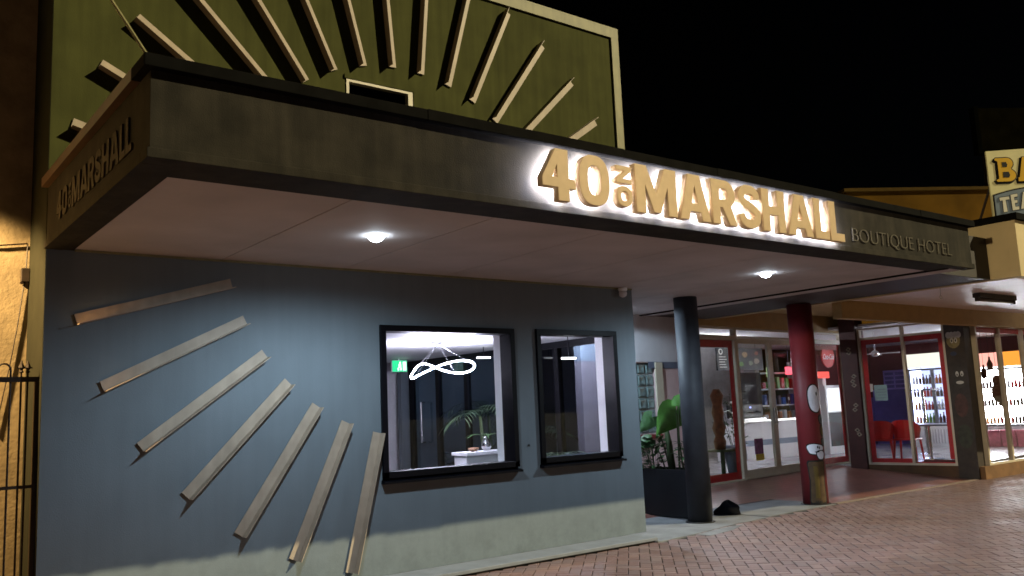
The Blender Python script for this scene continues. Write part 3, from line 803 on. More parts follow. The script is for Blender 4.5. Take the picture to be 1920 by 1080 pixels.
for k, (x, y) in enumerate(((8.4, 10.2), (8.45, 11.3), (8.42, 12.45))):
    bushy("garden_shrub", ("low dark shrub at the near end of the garden bed", "low dark shrub in the middle of the garden bed", "low dark shrub at the far end of the garden bed")[k], x, y, .44, 90, .26, .5, .06, .18, m_leafd, "shrubs in the entry garden")
for x, y, h, n_, l, L_ in ((7.42, 8.80, .42, 9, "potted fern inside the smaller window before the glass partition", .55), (7.50, 10.55, 1.0, 7, "taller potted fern inside the larger window before the glass partition", .55)):
    palm(x, y, FZ + .42, h, n_, l, L_)
    t = [o for o in COL.objects if o.name.startswith("palm") and o.type == 'EMPTY'][-1]
    MB().lathe(x, y, [(.13, FZ), (.17, FZ + .30), (.165, FZ + .42), (.14, FZ + .40)], 18).build("pot", m_planter, t, smooth=True)
bag = MB(); n = 14
for i in range(7):
    for k in range(n):
        q = 6.283 * k / n; ph = math.pi * i / 12
        rx = (.20 + .03 * math.sin(3 * q + i)) * math.cos(ph) + .005; z = .012 + .16 * math.sin(ph) * (1 + .25 * math.sin(2 * q + 1)) 
        bag.v.append((10.25 + rx * 1.0 * math.cos(q), 8.42 + rx * .85 * math.sin(q), z))
for i in range(6):
    for k in range(n): bag.f.append((i * n + k, i * n + (k + 1) % n, (i + 1) * n + (k + 1) % n, (i + 1) * n + k))
bag.f.append(tuple(6 * n + k for k in range(n)))
tag(bag.build("sandbag", mat("black_cloth", (.003, .003, .004), .95, spec=.05, bump=.4), smooth=True), "lumpy black sandbag on the concrete beside the navy column", "sandbag")

# ------------------------------------------------------------------ left: alley building, gate, lamp
ab = thing("alley_building", "rough rendered building in warm lamplight at the left edge", "building", (-3, 8.6, 0))
box("wall", m_alley, ab, -7, 8.601, 0, 1.3195, 9.2, 9)
jb = thing("junction_box", "small dark box fixed on the warm rendered wall", "box", (1.29, 8.6, 2.94))
box("case", m_brown, jb, 1.25, 8.54, 2.88, 1.325 - .01, 8.598, 3.0, bevel=.004)
box("bracket", m_iron, jb, 1.245, 8.55, 2.865, 1.28, 8.595, 2.879)
cab = thing("cable", "thin dark cable strung down the warm rendered wall", "cable", (1.25, 8.58, 3))
MB().tube([(.3, 8.58, 3.17), (1.07, 8.585, 3.19), (1.295, 8.585, 3.225)], .007, 5).build("upper_run", m_iron, cab)
MB().tube([(1.297, 8.588, 3.222), (1.29, 8.588, 3.0)], .005, 5).build("drop", m_iron, cab)
MB().tube([(1.28, 8.588, 2.87), (1.24, 8.588, 2.5), (1.19, 8.588, 2.14), (1.10, 8.588, 1.6)], .005, 5).build("lower_run", m_iron, cab)
gate = thing("iron_gate", "black wrought iron gate with hoops and spear tips in the alley", "gate", (.4, 7.97, 0))
YG = 7.97
MB().box(-.6, YG - .02, 1.985, 1.312, YG + .02, 2.025).build("top_rail", m_iron, gate)
MB().box(-.6, YG - .016, 1.15, 1.285, YG + .016, 1.175).build("middle_rail", m_iron, gate)
MB().box(-.6, YG - .018, .12, 1.285, YG + .018, .16).build("bottom_rail", m_iron, gate)
box("post", m_iron, gate, 1.285, YG - .025, 0, 1.325 - .008, YG + .025, 1.984)
for x in (1.19, 1.235, .77, .815, .35, .395, -.07, -.025):
    s_ = MB().tube([(x, YG, .14), (x, YG, 2.07)], .0085, 6).build("bar", m_iron, gate)
    MB().lathe(x, YG, [(.010, 2.055), (.018, 2.065), (.010, 2.075), (.012, 2.085), (.026, 2.098), (.016, 2.12), (.003, 2.155)], 8).build("spear_tip", m_iron, s_)
    MB().box(x - .032, YG - .004, 2.092, x + .032, YG + .004, 2.103).build("barb", m_iron, s_)
for x in (1.02, .60, .18, -.24):
    hp = [(x, YG, .14), (x, YG, 2.08)] + [(x + .0475 - .0475 * math.cos(q), YG, 2.08 + .05 * math.sin(q)) for q in [math.pi * k / 8 for k in range(1, 8)]] + [(x + .095, YG, 2.08), (x + .095, YG, .14)]
    MB().tube(hp, .0085, 6).build("hoop", m_iron, gate)
al = thing("alley_lamp", "wall lamp that throws warm light down the rough alley wall", "lamp", (-.75, 8.45, 4.4))
MB().tube([(-.75, 8.6, 4.5), (-.75, 8.25, 4.5), (-.75, 8.12, 4.42)], .02, 8).build("bracket", m_iron, al)
MB().lathe(-.75, 8.1, [(.10, 4.26), (.085, 4.36), (.04, 4.42)], 18).build("shade", m_iron, al)
ld = bpy.data.lights.new("alley_spot", 'SPOT'); ld.energy = 1150; ld.color = (1.0, .66, .28); ld.spot_size = R(62); ld.spot_blend = .45; ld.shadow_soft_size = .06
lo = bpy.data.objects.new("alley_spot", ld); COL.objects.link(lo); lo.parent = al
lo.location = (0, -.35, -.22); lo.rotation_euler = (Vector((1.15, 8.6, 1.75)) - Vector((-.75, 8.1, 4.18))).to_track_quat('-Z', 'Y').to_euler()

# street lamp down the street on the left, out of the picture, whose light rakes the street fronts
st = thing("street_lamp", "short street lamp with a side arm far down the street", "street lamp", (-9, -.76, 0))
MB().tube([(-9, -.76, 0), (-9, -.76, 4.0)], [.09, .05], 12).build("pole", m_steel, st)
MB().tube([(-9, -.76, 3.95), (-8.5, -.74, 4.05)], .03, 8).build("arm", m_steel, st)
MB().box(-8.62, -.82, 3.98, -8.2, -.60, 4.10).build("head", m_steel, st)
ld = bpy.data.lights.new("street_spot", 'SPOT'); ld.energy = 3000; ld.color = (1.0, .80, .50); ld.spot_size = R(19); ld.spot_blend = .45; ld.shadow_soft_size = .12
lo = bpy.data.objects.new("street_spot", ld); COL.objects.link(lo); lo.parent = st
lo.location = (.85, .06, 3.90); lo.rotation_euler = (Vector((12.2, 5.0, 3.5)) - Vector((-8.15, -.70, 3.90))).to_track_quat('-Z', 'Y').to_euler()

# ------------------------------------------------------------------ shop next door
ANG = R(4.857)
e1 = Vector((math.cos(ANG), math.sin(ANG))); e2 = Vector((-e1.y, e1.x)); D0 = Vector((12.186, 10.26))
def SX(s, t, z): return (D0.x + e1.x * s + e2.x * t, D0.y + e1.y * s + e2.y * t, z)
def smb():
    b = MB(); b.xf = SX; return b
def sbox(name, m, parent, *c, bevel=0): return smb().box(*c).build(name, m, parent, bevel=bevel)
shop = thing("shop_building", "bakery shopfront with red-framed windows, mural pillars and a cream street awning", "building", (12.19, 10.26, 0))
FL = .22
# walls
wall_holes(smb(), 'y', 0, .14, -3.2, -.78, 0, 2.30, [(-2.05, 1.14, -1.42, 2.29)]).build("pink_wall", m_pink, shop)
wall_holes(smb(), 'y', .0, .14, -3.2, -.78, 2.302, 3.30, []).build("pale_wall", m_pale, shop)
sbox("lintel", m_blue, shop, -1.60, -.012, 2.19, -.79, -.002, 2.30)
sbox("window_post", m_cream, shop, -1.45, -.035, 1.12, -1.27, -.002, 2.29)
sbox("sill", m_red, shop, -2.08, -.06, 1.06, -1.40, -.003, 1.125)
gb = mat("glass_block", (.14, .19, .19), .12, var=.3, scale=12, spec=.8)
gbw = sbox("glass_block_window", m_pale, shop, -2.049, .06, 1.142, -1.421, .10, 2.288)
for i in range(3):
    for j in range(6):
        x0 = -2.045 + i * .207; z0 = 1.147 + j * .19
        b = smb().chbox(0, 0, 0, 1, 1, 1, .1)
        b = MB(); b.xf = SX
        x1_, z1_ = x0 + .197, z0 + .18; c = .03
        b.add([(x0, .058, z0), (x1_, .058, z0), (x1_, .058, z1_), (x0, .058, z1_), (x0 + c, .03, z0 + c), (x1_ - c, .03, z0 + c), (x1_ - c, .03, z1_ - c), (x0 + c, .03, z1_ - c), ((x0 + x1_) / 2, .045, (z0 + z1_) / 2)],
              [(0, 1, 5, 4), (1, 2, 6, 5), (2, 3, 7, 6), (3, 0, 4, 7), (4, 5, 8), (5, 6, 8), (6, 7, 8), (7, 4, 8)])
        b.build("glass_block", gb, gbw)
mp = sbox("mural_post", m_red, shop, -.78, -.05, 0, -.36, .14, 3.04)
for s_, z, k in ((-.62, 2.06, .11), (-.66, 1.93, .06), (-.58, 1.30, .09), (-.60, 1.16, .07), (-.55, .98, .08), (-.64, .82, .06), (-.52, .70, .07)):
    pts = [(s_ + k * c * .75, -.053, z + k * d) for c, d in ((0, -1.1), (.35, -.5), (1, -.55), (.6, -.05), (.9, .5), (.3, .45), (0, 1.05), (-.35, .45), (-.9, .45), (-.55, 0), (-1, -.5), (-.3, -.5))]
    b = smb(); b.fan(pts); b.build("painted_leaf", m_mgreen, mp)
    b = smb(); b.fan([(s_ + (p[0] - s_) * 1.25, -.0515, z + (p[2] - z) * 1.25) for p in pts]); b.build("painted_outline", m_line, mp)
# shop windows: cream frame, red border, pane
def shop_window(s0, s1, z0, z1, parent, t0=0.0, red=.11):
    w = smb()
    f = .05
    w.box(s0, t0, z0, s0 + f, t0 + .09, z1).box(s1 - f, t0, z0, s1, t0 + .09, z1).box(s0 + f, t0, z0, s1 - f, t0 + .09, z0 + f).box(s0 + f, t0, z1 - f, s1 - f, t0 + .09, z1)
    o = w.build("window", m_cream, parent)
    a, b_, c, d = s0 + f, s1 - f, z0 + f, z1 - f
    if red:
        r_ = red
        smb().box(a, t0 + .052, c, a + r_ * .6, t0 + .058, d).box(b_ - r_, t0 + .052, c, b_, t0 + .058, d).box(a + r_ * .6, t0 + .052, c, b_ - r_, t0 + .058, c + r_).box(a + r_ * .6, t0 + .052, d - r_, b_ - r_, t0 + .058, d).build("red_border", m_redglow, o)
    smb().box(a, t0 + .04, c, b_, t0 + .046, d).build("pane", m_sglass, o)
    return o
shop_window(-.355, .98, .16, 2.76, shop, red=.13)
shop_window(3.30, 4.98, .20, 2.76, shop, red=.12)
def transom(s0, s1, z0, z1):
    o = smb().box(s0, 0, z0, s1, .09, z0 + .03).box(s0, 0, z1 - .03, s1, .09, z1).box(s0, 0, z0 + .03, s0 + .04, .09, z1 - .03).box(s1 - .04, 0, z0 + .03, s1, .09, z1 - .03).build("transom", m_cream, shop)
    smb().box(s0 + .04, .04, z0 + .03, s1 - .04, .046, z1 - .03).build("pane", m_sglass, o)
transom(-.355, .98, 2.765, 2.945); transom(.985, 3.29, 2.765, 2.945); transom(3.30, 4.98, 2.765, 2.945)
sbox("bulkhead", m_ochre, shop, -.36, -.04, 2.948, 5.0, .1, 3.40)
def door_leaf(s0, s1, t0, side_):
    f = .085
    d = smb().box(s0, t0, FL, s0 + f, t0 + .05, 2.755).box(s1 - f, t0, FL, s1, t0 + .05, 2.755).box(s0 + f, t0, FL, s1 - f, t0 + .05, FL + .13).box(s0 + f, t0, 2.66, s1 - f, t0 + .05, 2.755).build("door", m_cream, shop)
    smb().box(s0 + f, t0 + .02, FL + .13, s1 - f, t0 + .026, 2.66).build("pane", m_sglass, d)
    x = s1 - .04 if side_ > 0 else s0 + .04
    smb().box(x - .012, t0 - .03, 1.15, x + .012, t0 - .001, 1.45).build("handle", m_steel, d)
    return d
dl = door_leaf(.99, 2.15, .02, 1); door_leaf(2.16, 3.28, .03, -1)
sbox("door_track", m_cream, shop, .985, -.01, .19, 3.29, .1, FL - .002)
smb().box(1.35, .0, .62, 1.62, .012, .90).build("poster", mat("poster_purple", (.16, .04, .14), .5, var=.5, scale=14), dl)
smb().box(1.37, -.002, .50, 1.63, .010, .618).build("price_card", mat("poster_yellow", (.45, .34, .03), .5), dl)
# corner pillars and the side window
sbox("mural_pillar", mat("pillar_maroon", (.050, .014, .012), .6, var=.2), shop, 4.20, -.70, 0, 4.56, -.36, 3.30)
mpil = [c for c in shop.children if c.name.startswith("mural_pillar")][-1]
for z in (2.55, 2.48, 2.0, 1.9, 1.82, 1.42, 1.33, .92, .84):
    b = smb(); y = -.55 + random.uniform(-.06, .06)
    pts = [(4.197, y + .045 * math.cos(q) * (1 + .35 * math.sin(4 * q + z)), z + .045 * math.sin(q)) for q in [6.283 * k / 14 for k in range(14)]]
    b.fan(pts[::-1]); b.build("painted_mark", mat("mural_cream", (.22, .18, .13), .6, var=.4, scale=25), mpil)
    b = smb(); b.fan([(4.1955, y + .02 * math.cos(q), z + .015 * math.sin(q)) for q in [-6.283 * k / 8 for k in range(8)]]); b.build("painted_dot", m_line, mpil)
SW = 4.275; TW0, TW1 = -2.42, -.70
def side_frame():
    f = .05
    o = smb()
    mid = -1.60
    o.box(SW, TW0, .24, SW + .09, TW0 + f, 2.95).box(SW, TW1 - f, .24, SW + .09, TW1, 2.95).box(SW, mid - f / 2, .24, SW + .09, mid + f / 2, 2.95)
    for a, b in ((TW0 + f, mid - f / 2), (mid + f / 2, TW1 - f)):
        o.box(SW, a, .24, SW + .09, b, .28).box(SW, a, 2.72, SW + .09, b, 2.765).box(SW, a, 2.92, SW + .09, b, 2.95)
    w = o.build("window", m_cream, shop)
    r_ = .10
    for a, b in ((TW0 + f, mid - f / 2), (mid + f / 2, TW1 - f)):
        smb().box(SW + .04, a, .28, SW + .046, b, 2.72).build("pane", m_sglass, w)
        smb().box(SW + .04, a, 2.765, SW + .046, b, 2.92).build("transom_pane", m_sglass, w)
        left = a > mid
        smb().box(SW + .05, a, 2.62, SW + .056, b, 2.72).box(SW + .05, a, .28, SW + .056, b, .36 if left else .30).box(SW + .05, (b - r_) if left else a, .36, SW + .056, b if left else (a + r_), 2.62).build("red_border", m_redglow, w)
side_frame()
sbox("plinth", mat("plinth_brown", (.085, .042, .018), .8, var=.2, scale=6), shop, SW - .02, TW0, 0, SW + .1, TW1, .238)
pil = sbox("mural_pillar", m_brown, shop, SW - .03, -2.78, 0, SW + .29, TW0 - .002, 2.9)
def pface(cy, cz, a, b, m, lay, name, n=18):
    q_ = smb(); q_.fan([(SW - .03 - .002 * lay, cy - a * math.cos(6.283 * k / n), cz + b * math.sin(6.283 * k / n)) for k in range(n)]); q_.build(name, m, pil)
m_dull = mat("mural_dull_yellow", (.17, .14, .065), .6, var=.4, scale=14)
pface(-2.58, 2.56, .125, .15, m_dull, 1, "painted_head")
for dy in (-.10, -.045, .02, .08): pface(-2.58 + dy, 2.66, .05, .06, mat("mural_cap_white", (.46, .43, .38), .6), 2, "painted_cap")
for dy in (-.035, .035):
    pface(-2.59 + dy, 2.56, .030, .055, mat("mural_cap_white", (.2, .18, .15), .6), 3, "painted_eye"); pface(-2.59 + dy, 2.55, .012, .024, m_line, 4, "painted_pupil")
pface(-2.56, 2.31, .06, .04, mat("mural_navy", (.02, .03, .07), .6), 1, "painted_collar")
pface(-2.60, 1.86, .12, .20, mat("mural_tan", (.035, .026, .018), .6, var=.3), 1, "painted_head")
for dy in (-.05, .035):
    pface(-2.62 + dy, 1.93, .028, .05, mat("mural_cap_white", (.2, .18, .15), .6), 2, "painted_eye"); pface(-2.62 + dy, 1.915, .011, .022, m_line, 3, "painted_pupil")
pface(-2.62, 1.77, .07, .03, mat("mural_cap_white", (.2, .18, .15), .6), 2, "painted_grin")
pface(-2.60, 1.35, .12, .22, mat("mural_rust", (.06, .022, .014), .6, var=.4, scale=12), 1, "painted_body"); pface(-2.61, .78, .13, .22, mat("mural_moss", (.03, .032, .018), .6, var=.4, scale=12), 1, "painted_body")
# street-side window of the shop
CXs = 16.98
wf = MB()
for x in (16.99, 17.97, 18.98, 19.98, 20.98): wf.box(x, 7.80, .27, x + .06, 7.89, 2.80)
wf.box(16.99, 7.801, .23, 21.04, 7.889, .268).box(16.99, 7.801, 2.802, 21.04, 7.889, 2.86)
w2 = wf.build("window", m_cream, shop)
for x in (17.05, 18.03, 19.04, 20.04):
    box("pane", m_sglass, w2, x, 7.84, .27, x + .92, 7.846, 2.80)
    box("red_border", m_redglow, w2, x, 7.85, 2.70, x + .92, 7.856, 2.80)
box("plinth", mat("plinth_orange", (.17, .085, .034), .8, var=.2, scale=6), shop, 16.70, 7.76, 0, 24, 7.89, .228)
# floor, ceiling and walls inside the shop
m_tile = tile_mat("white_floor_tile", (.42, .41, .43), (.46, .45, .47), (.25, .24, .25), .3, .3, .2)
smb().box(-.35, .145, FL - .05, 16, 4.2, FL).box(SW + .1, -2.4, FL - .05, 16, .144, FL).build("shop_floor", m_tile, shop)
smb().box(-.4, .145, 3.0, 16, 4.2, 3.05).box(SW + .1, -2.75, 3.0, 16, .144, 3.05).build("shop_ceiling", m_white, shop)
sbox("shop_back_wall", mat("shop_cream_wall", (.38, .37, .38), .7), shop, -.4, 4.2, 0, 8.4, 4.3, 3.05)
sbox("shop_side_wall", MATS["shop_cream_wall"], shop, -.5, .145, 0, -.405, 4.3, 3.05)
sbox("porch_back_wall", m_lower, shop, -4.2, 3.3, 0, -.51, 3.4, 3.05)
sbox("shop_back_wall", m_maroon, shop, 8.41, 2.9, 1.55, 16, 3.0, 3.05)
sbox("shop_back_wall", m_purple, shop, 8.41, 2.88, 0, 16, 2.99, 1.548)
sbox("shop_end_wall", m_maroon, shop, 12.2, -3.2, 1.76, 12.3, 2.87, 3.05)
sbox("shop_end_wall", m_purple, shop, 12.195, -3.2, 0, 12.3, 2.87, 1.758)
# awning over the footpath
AX, AY0, AZ0, AZ1 = 12.2, 4.93, 3.05, 3.80
aw = box("awning", m_shopface, shop, AX, AY0, AZ0, 26, AY0 + .12, AZ1)
box("awning_end", m_shopface, aw, AX, AY0 + .121, AZ0, AX + .12, 10.4, AZ1)
MB().box(AX - .05, AY0 - .05, AZ1 + .001, 26, AY0 + .2, AZ1 + .09).box(AX - .05, AY0 + .201, AZ1 + .001, AX + .2, 10.4, AZ1 + .09).build("awning_cap", m_cap, aw, bevel=.004)
box("awning_roof", m_cap, aw, AX + .2, AY0 + .2, AZ1 - .1, 26, 10.4, AZ1 - .05)
x = AX + .122
while x < 25.8:
    box("soffit_board", mat("awning_soffit_white", (.80, .75, .76), .45, var=.06, scale=3), aw, x + .003, AY0 + .122, AZ0 + .034, min(x + .6, 25.9) - .003, 7.618, AZ0 + .05); x += .6
box("soffit_backing", m_cap, aw, AX + .122, AY0 + .122, AZ0 + .054, 25.9, 7.618, AZ0 + .07)
box("porch_ceiling", m_ochre, aw, AX + .122, 7.782, 3.26, 25.9, 10.39, 3.28)
box("beam", m_ochre, aw, AX + .125, 7.62, 2.80, 25.9, 7.78, 3.30)
fx = thing("batten_light", "unlit dark fluorescent batten under the shop awning", "ceiling light", (14.4, 6.25, 3.0))
MB().box(13.80, 6.19, 3.012, 15.05, 6.31, 3.082).build("tray", m_brown, fx, bevel=.006)
MB().tube([(13.84, 6.25, 2.985), (15.01, 6.25, 2.985)], .026, 10).build("tube", mat("dead_tube", (.16, .13, .11), .3), fx, smooth=True)
for x in (13.80, 15.01): MB().box(x, 6.22, 2.955, x + .04, 6.28, 3.011).build("holder", m_brown, fx)
fl = thing("batten_light", "lit fluorescent batten further along under the shop awning", "ceiling light", (19.2, 6.25, 3.0))
MB().box(18.60, 6.19, 3.012, 19.85, 6.31, 3.082).build("tray", m_brown, fl, bevel=.006)
MB().tube([(18.64, 6.25, 2.985), (19.81, 6.25, 2.985)], .026, 10).build("tube", emis("lit_batten", (.95, .93, 1.0), 11), fl, smooth=True)
for x in (18.60, 19.81): MB().box(x, 6.22, 2.955, x + .04, 6.28, 3.011).build("holder", m_brown, fl)
hk = thing("ceiling_hook", "small metal hook hanging under the shop awning edge", "hook", (12.6, 6.2, 3.05))
MB().tube([(12.6, 6.2, 3.083), (12.6, 6.2, 2.98)], .006, 6).build("shank", m_steel, hk)
MB().tube([(12.6 + .028 * math.sin(q), 6.2, 2.955 + .028 * math.cos(q)) for q in [6.283 * k / 14 for k in range(14)]], .006, 5, closed=True).build("ring", m_steel, hk)

# painted sign on the awning roof
sg = thing("painted_sign", "cream board painted with yellow BA and grey TEA lettering above the shop awning", "sign", (14.5, 5.6, 3.9))
SA = Vector((12.95, 5.502, 0)); SBd = Vector((.787, -.617, 0))      # board runs along this direction
SN = Vector((-.617, -.787, 0))
def bp(u, z, d=0.0):
    p = SA + SBd * u + SN * d; return (p.x, p.y, z)
def bpoly(pts, d, m, name, parent, depth=.004):
    n = len(pts); b = MB()
    b.add([bp(u, z, d) for u, z in pts] + [bp(u, z, d - depth) for u, z in pts], [tuple(range(n))] + [(k, k + n, (k + 1) % n + n, (k + 1) % n) for k in range(n)])
    return b.build(name, m, parent)
box("box_gutter", mat("gutter_brown_paint", (.026, .020, .019), .6, var=.15), shop, 10.835, 5.32, 3.062, AX - .001, 13.4, 3.62)
m_board = mat("sign_cream", (.80, .76, .42), .6, var=.06)
m_yel = mat("sign_yellow", (.75, .45, .02), .55, var=.08)
m_slate = mat("sign_slate", (.20, .26, .34), .55, var=.08)
m_lcream = mat("sign_letter_cream", (.80, .78, .66), .6)
bpoly([(0, 3.62), (1.35, 3.62), (1.35, 5.03), (0, 4.99)], 0, m_board, "board", sg, .03)
arcp = [(u, 4.345 + .105 * math.sin(min(1, u / .62) * 1.57)) for u in [.022 + .098 * k for k in range(11)]]
bpoly([(.022, 3.70)] + [(1.0, 3.70)] + arcp[::-1], .004, m_line, "panel_outline", sg)
bpoly([(.042, 3.72)] + [(.98, 3.72)] + [(max(.042, u - .0), z - .022) for u, z in arcp][::-1], .008, m_slate, "panel", sg)
def bezB(x, z, w, h):
    a = lambda cx, cz, rx, rz, q0, q1, n=10: [(cx + rx * math.cos(q0 + (q1 - q0) * k / n), cz + rz * math.sin(q0 + (q1 - q0) * k / n)) for k in range(n + 1)]
    P = [(0, 0), (.62, 0)] + a(.62, .26, .38, .26, -1.57, 1.0) + [(.78, .52)] + a(.58, .76, .32, .24, -.9, 1.57) + [(0, 1), (-.06, .93), (.10, .86), (.10, .13), (-.06, .07)]
    return [(x + p * w, z + q * h) for p, q in P]
def grow(P, g):
    n = len(P); A = sum(P[i][0] * P[(i + 1) % n][1] - P[(i + 1) % n][0] * P[i][1] for i in range(n)); s_ = 1 if A > 0 else -1
    out = []
    for i in range(n):
        a, b = P[i - 1], P[(i + 1) % n]; dx, dy = b[0] - a[0], b[1] - a[1]; l = math.hypot(dx, dy) or 1
        out.append((P[i][0] + s_ * dy / l * g, P[i][1] - s_ * dx / l * g))
    return out
def painted(P, holes, d, face, k, name):
    bpoly([(u - .022, z - .02) for u, z in grow(P, .018)], d, m_line, "letter_shadow", sg)
    bpoly(grow(P, .014), d + .003, m_line, "letter_outline", sg)
    bpoly(P, d + .006, face, name, sg)
    for H in holes:
        bpoly(H, d + .008, m_line, "letter_counter", sg)
painted(bezB(.115, 4.535, .27, .345), [[(.20, 4.59), (.285, 4.59), (.30, 4.63), (.285, 4.675), (.20, 4.675)], [(.20, 4.745), (.265, 4.745), (.278, 4.78), (.262, 4.82), (.20, 4.82)]], .004, m_yel, 0, "letter")
Ab = [(.415, 4.53), (.54, 4.53), (.54, 4.585), (.525, 4.585), (.535, 4.635), (.60, 4.635), (.61, 4.585), (.595, 4.585), (.595, 4.53), (.73, 4.53), (.73, 4.585), (.71, 4.59), (.635, 4.885), (.50, 4.885), (.435, 4.59), (.415, 4.585)]
painted(Ab, [[(.545, 4.69), (.592, 4.69), (.568, 4.80)]], .004, m_yel, 0, "letter")
def tea(P, holes=()):
    bpoly(grow(P, .010), .012, m_line, "letter_outline", sg); bpoly(P, .015, m_lcream, "letter", sg)
    for H in holes: bpoly(H, .017, m_slate, "letter_counter", sg)
tea([(.145, 4.09), (.20, 4.095), (.19, 4.265), (.245, 4.272), (.242, 4.315), (.105, 4.300), (.11, 4.255), (.148, 4.26)])
tea([(.275, 4.11), (.37, 4.12), (.368, 4.165), (.318, 4.16), (.316, 4.215), (.355, 4.22), (.353, 4.26), (.315, 4.255), (.313, 4.30), (.366, 4.308), (.364, 4.35), (.268, 4.335)])
tea([(.395, 4.125), (.44, 4.13), (.45, 4.18), (.50, 4.184), (.512, 4.137), (.56, 4.14), (.50, 4.375), (.45, 4.37)], [[(.458, 4.225), (.492, 4.228), (.476, 4.30)]])
for u in (.05, .9):
    p0 = bp(u - .12, 3.80, -.45); p1 = bp(u, 4.55, -.032)
    MB().tube([p0, p1], .018, 6).build("brace", m_iron, sg)

# far building with a raking roof line, and a rooftop board behind it
fb = thing("far_building", "tall ochre building behind the awning with a sloping roof edge", "building", (30, 14, 0))
FD = Vector((.854, -.520)); FN = Vector((.520, .854)); F0 = Vector((27.03, 16.16))
def FX(u, d, z): return (F0.x + FD.x * u + FN.x * d, F0.y + FD.y * u + FN.y * d, z)
b = MB(); b.xf = FX; b.box(0, 0, 0, 14, 9, 8.50).build("wall", mat("far_ochre_wall", (.15, .075, .008), .9, spec=.05, var=.22, scale=1.2), fb)
b = MB(); b.xf = FX; b.box(-.06, -.06, 8.505, 14, 9, 8.62).build("roof_edge", mat("far_roof_edge", (.10, .06, .015), .9, spec=.05), fb)
bb = thing("billboard", "dark weathered billboard standing on the far ochre building", "billboard", (35.5, 15, 9.7))
b = MB(); b.xf = FX; b.box(4.95, -.3, 9.86, 11, -.1, 11.35).build("panel", mat("weathered_board", (.006, .005, .002), 1.0, var=.35, scale=2, spec=0.0), bb)
b = MB(); b.xf = FX; b.box(4.80, -.34, 9.70, 4.945, -.06, 11.40).box(4.946, -.34, 9.70, 11, -.06, 9.855).build("frame", mat("board_frame", (.003, .003, .002), 1.0, spec=0.0), bb)
for u in (5.2, 8.5):
    b = MB(); b.xf = FX; b.box(u, -.05, 8.63, u + .15, .1, 11.2).build("post", m_iron, bb)

# ------------------------------------------------------------------ inside the shop
BOT = {}
def bottle(x, y, z, m, scale, group, label):
    if m.name not in BOT:
        o = MB().lathe(0, 0, [(.030, 0), (.032, .01), (.032, .13), (.013, .18), (.013, .215), (.016, .216), (.016, .235)], 8).build("bottle", m, None)
        BOT[m.name] = o; first = True
    else:
        o = BOT[m.name].copy(); COL.objects.link(o)
    o.location = (x, y, z); o.scale = (1.2, 1.2, scale)
    tag(o, label, "bottle", group)
drinks = [mat("drink_red", (.40, .02, .02), .3), mat("drink_orange", (.50, .16, .02), .3), mat("drink_dark", (.06, .02, .02), .3), mat("drink_green", (.12, .30, .05), .3), mat("drink_white", (.6, .6, .6), .3), mat("drink_blue", (.04, .10, .40), .3)]
dname = ["red", "orange", "dark", "green", "white", "blue"]
def fridge(label, x, y0, y1, ztop, zd0, zd1, nd, head, glow, gst, shelves, glabel):
    t = thing("drinks_fridge", label, "fridge", (x, (y0 + y1) / 2, FL))
    MB().box(x + .05, y0, FL, x + .75, y0 + .04, ztop).box(x + .05, y1 - .04, FL, x + .75, y1, ztop).box(x + .71, y0 + .041, FL, x + .75, y1 - .041, ztop).box(x + .05, y0 + .041, ztop - .03, x + .709, y1 - .041, ztop).build("cabinet", m_white, t)
    n = len(head); w = (y1 - y0) / n
    for k, (c, s_) in enumerate(head):
        o = box("header", emis("header_%d_%s" % (k, glabel), c, s_), t, x, y1 - (k + 1) * w + .004, zd1 + .04, x + .049, y1 - k * w - .004, ztop)
    box("lit_back", emis("fridge_glow_" + glabel, glow, gst), t, x + .69, y0 + .05, zd0, x + .705, y1 - .05, zd1)
    for yy in (y0 + .045, y1 - .055): box("lit_side", emis("fridge_strip_" + glabel, glow, max(9, gst)), t, x + .09, yy, zd0, x + .68, yy + .01, zd1)
    box("base", m_white, t, x + .02, y0 + .041, FL, x + .70, y1 - .041, zd0 - .03)
    k = 0; y = y0 + .12
    while y < y1 - .35:
        box("louvre", m_pale, t, x + .004, y, FL + .10, x + .019, y + .035, zd0 - .12); y += .075
    w = (y1 - y0 - .08) / nd
    for k in range(nd):
        a = y0 + .04 + k * w
        d = MB().box(x + .02, a, zd0 - .028, x + .06, a + .045, zd1).box(x + .02, a + w - .045, zd0 - .028, x + .06, a + w - .002, zd1).box(x + .02, a + .046, zd0 - .028, x + .06, a + w - .046, zd0 + .03).box(x + .02, a + .046, zd1 - .05, x + .06, a + w - .046, zd1).build("door", mat("fridge_door_grey", (.20, .21, .24), .35), t)
        box("pane", m_sglass, d, x + .035, a + .046, zd0 + .03, x + .04, a + w - .046, zd1 - .05)
        MB().box(x - .01, a + w - .07, zd0 + .5, x + .019, a + w - .05, zd0 + .85).build("handle", m_steel, d)
    for i in range(shelves):
        z = zd0 + .03 + i * (zd1 - zd0 - .1) / shelves
        box("shelf", m_steel, t, x + .10, y0 + .06, z, x + .66, y1 - .06, z + .012)
        col = random.randrange(6); y = y0 + .12; c = 0
        while y < y1 - .1:
            if c % 4 == 0: col = (col + random.choice((1, 2, 4))) % 6
            bottle(x + .16, y, z + .013, drinks[col], random.uniform(.85, 1.15), "bottles on the shelves of " + glabel, "%s bottle on the %s shelf of %s" % (dname[col], ("bottom", "second", "third", "top")[i if i < shelves - 1 else 3], glabel)); y += .088; c += 1
    return t
fridge("white two-door drinks fridge with cream lit header seen through the side window", 22.5, 10.85, 12.22, 2.63, .80, 2.24, 2, [((1, .97, .84), .62)], (.55, .63, 1.0), 1.0, 4, "the side-window fridge")
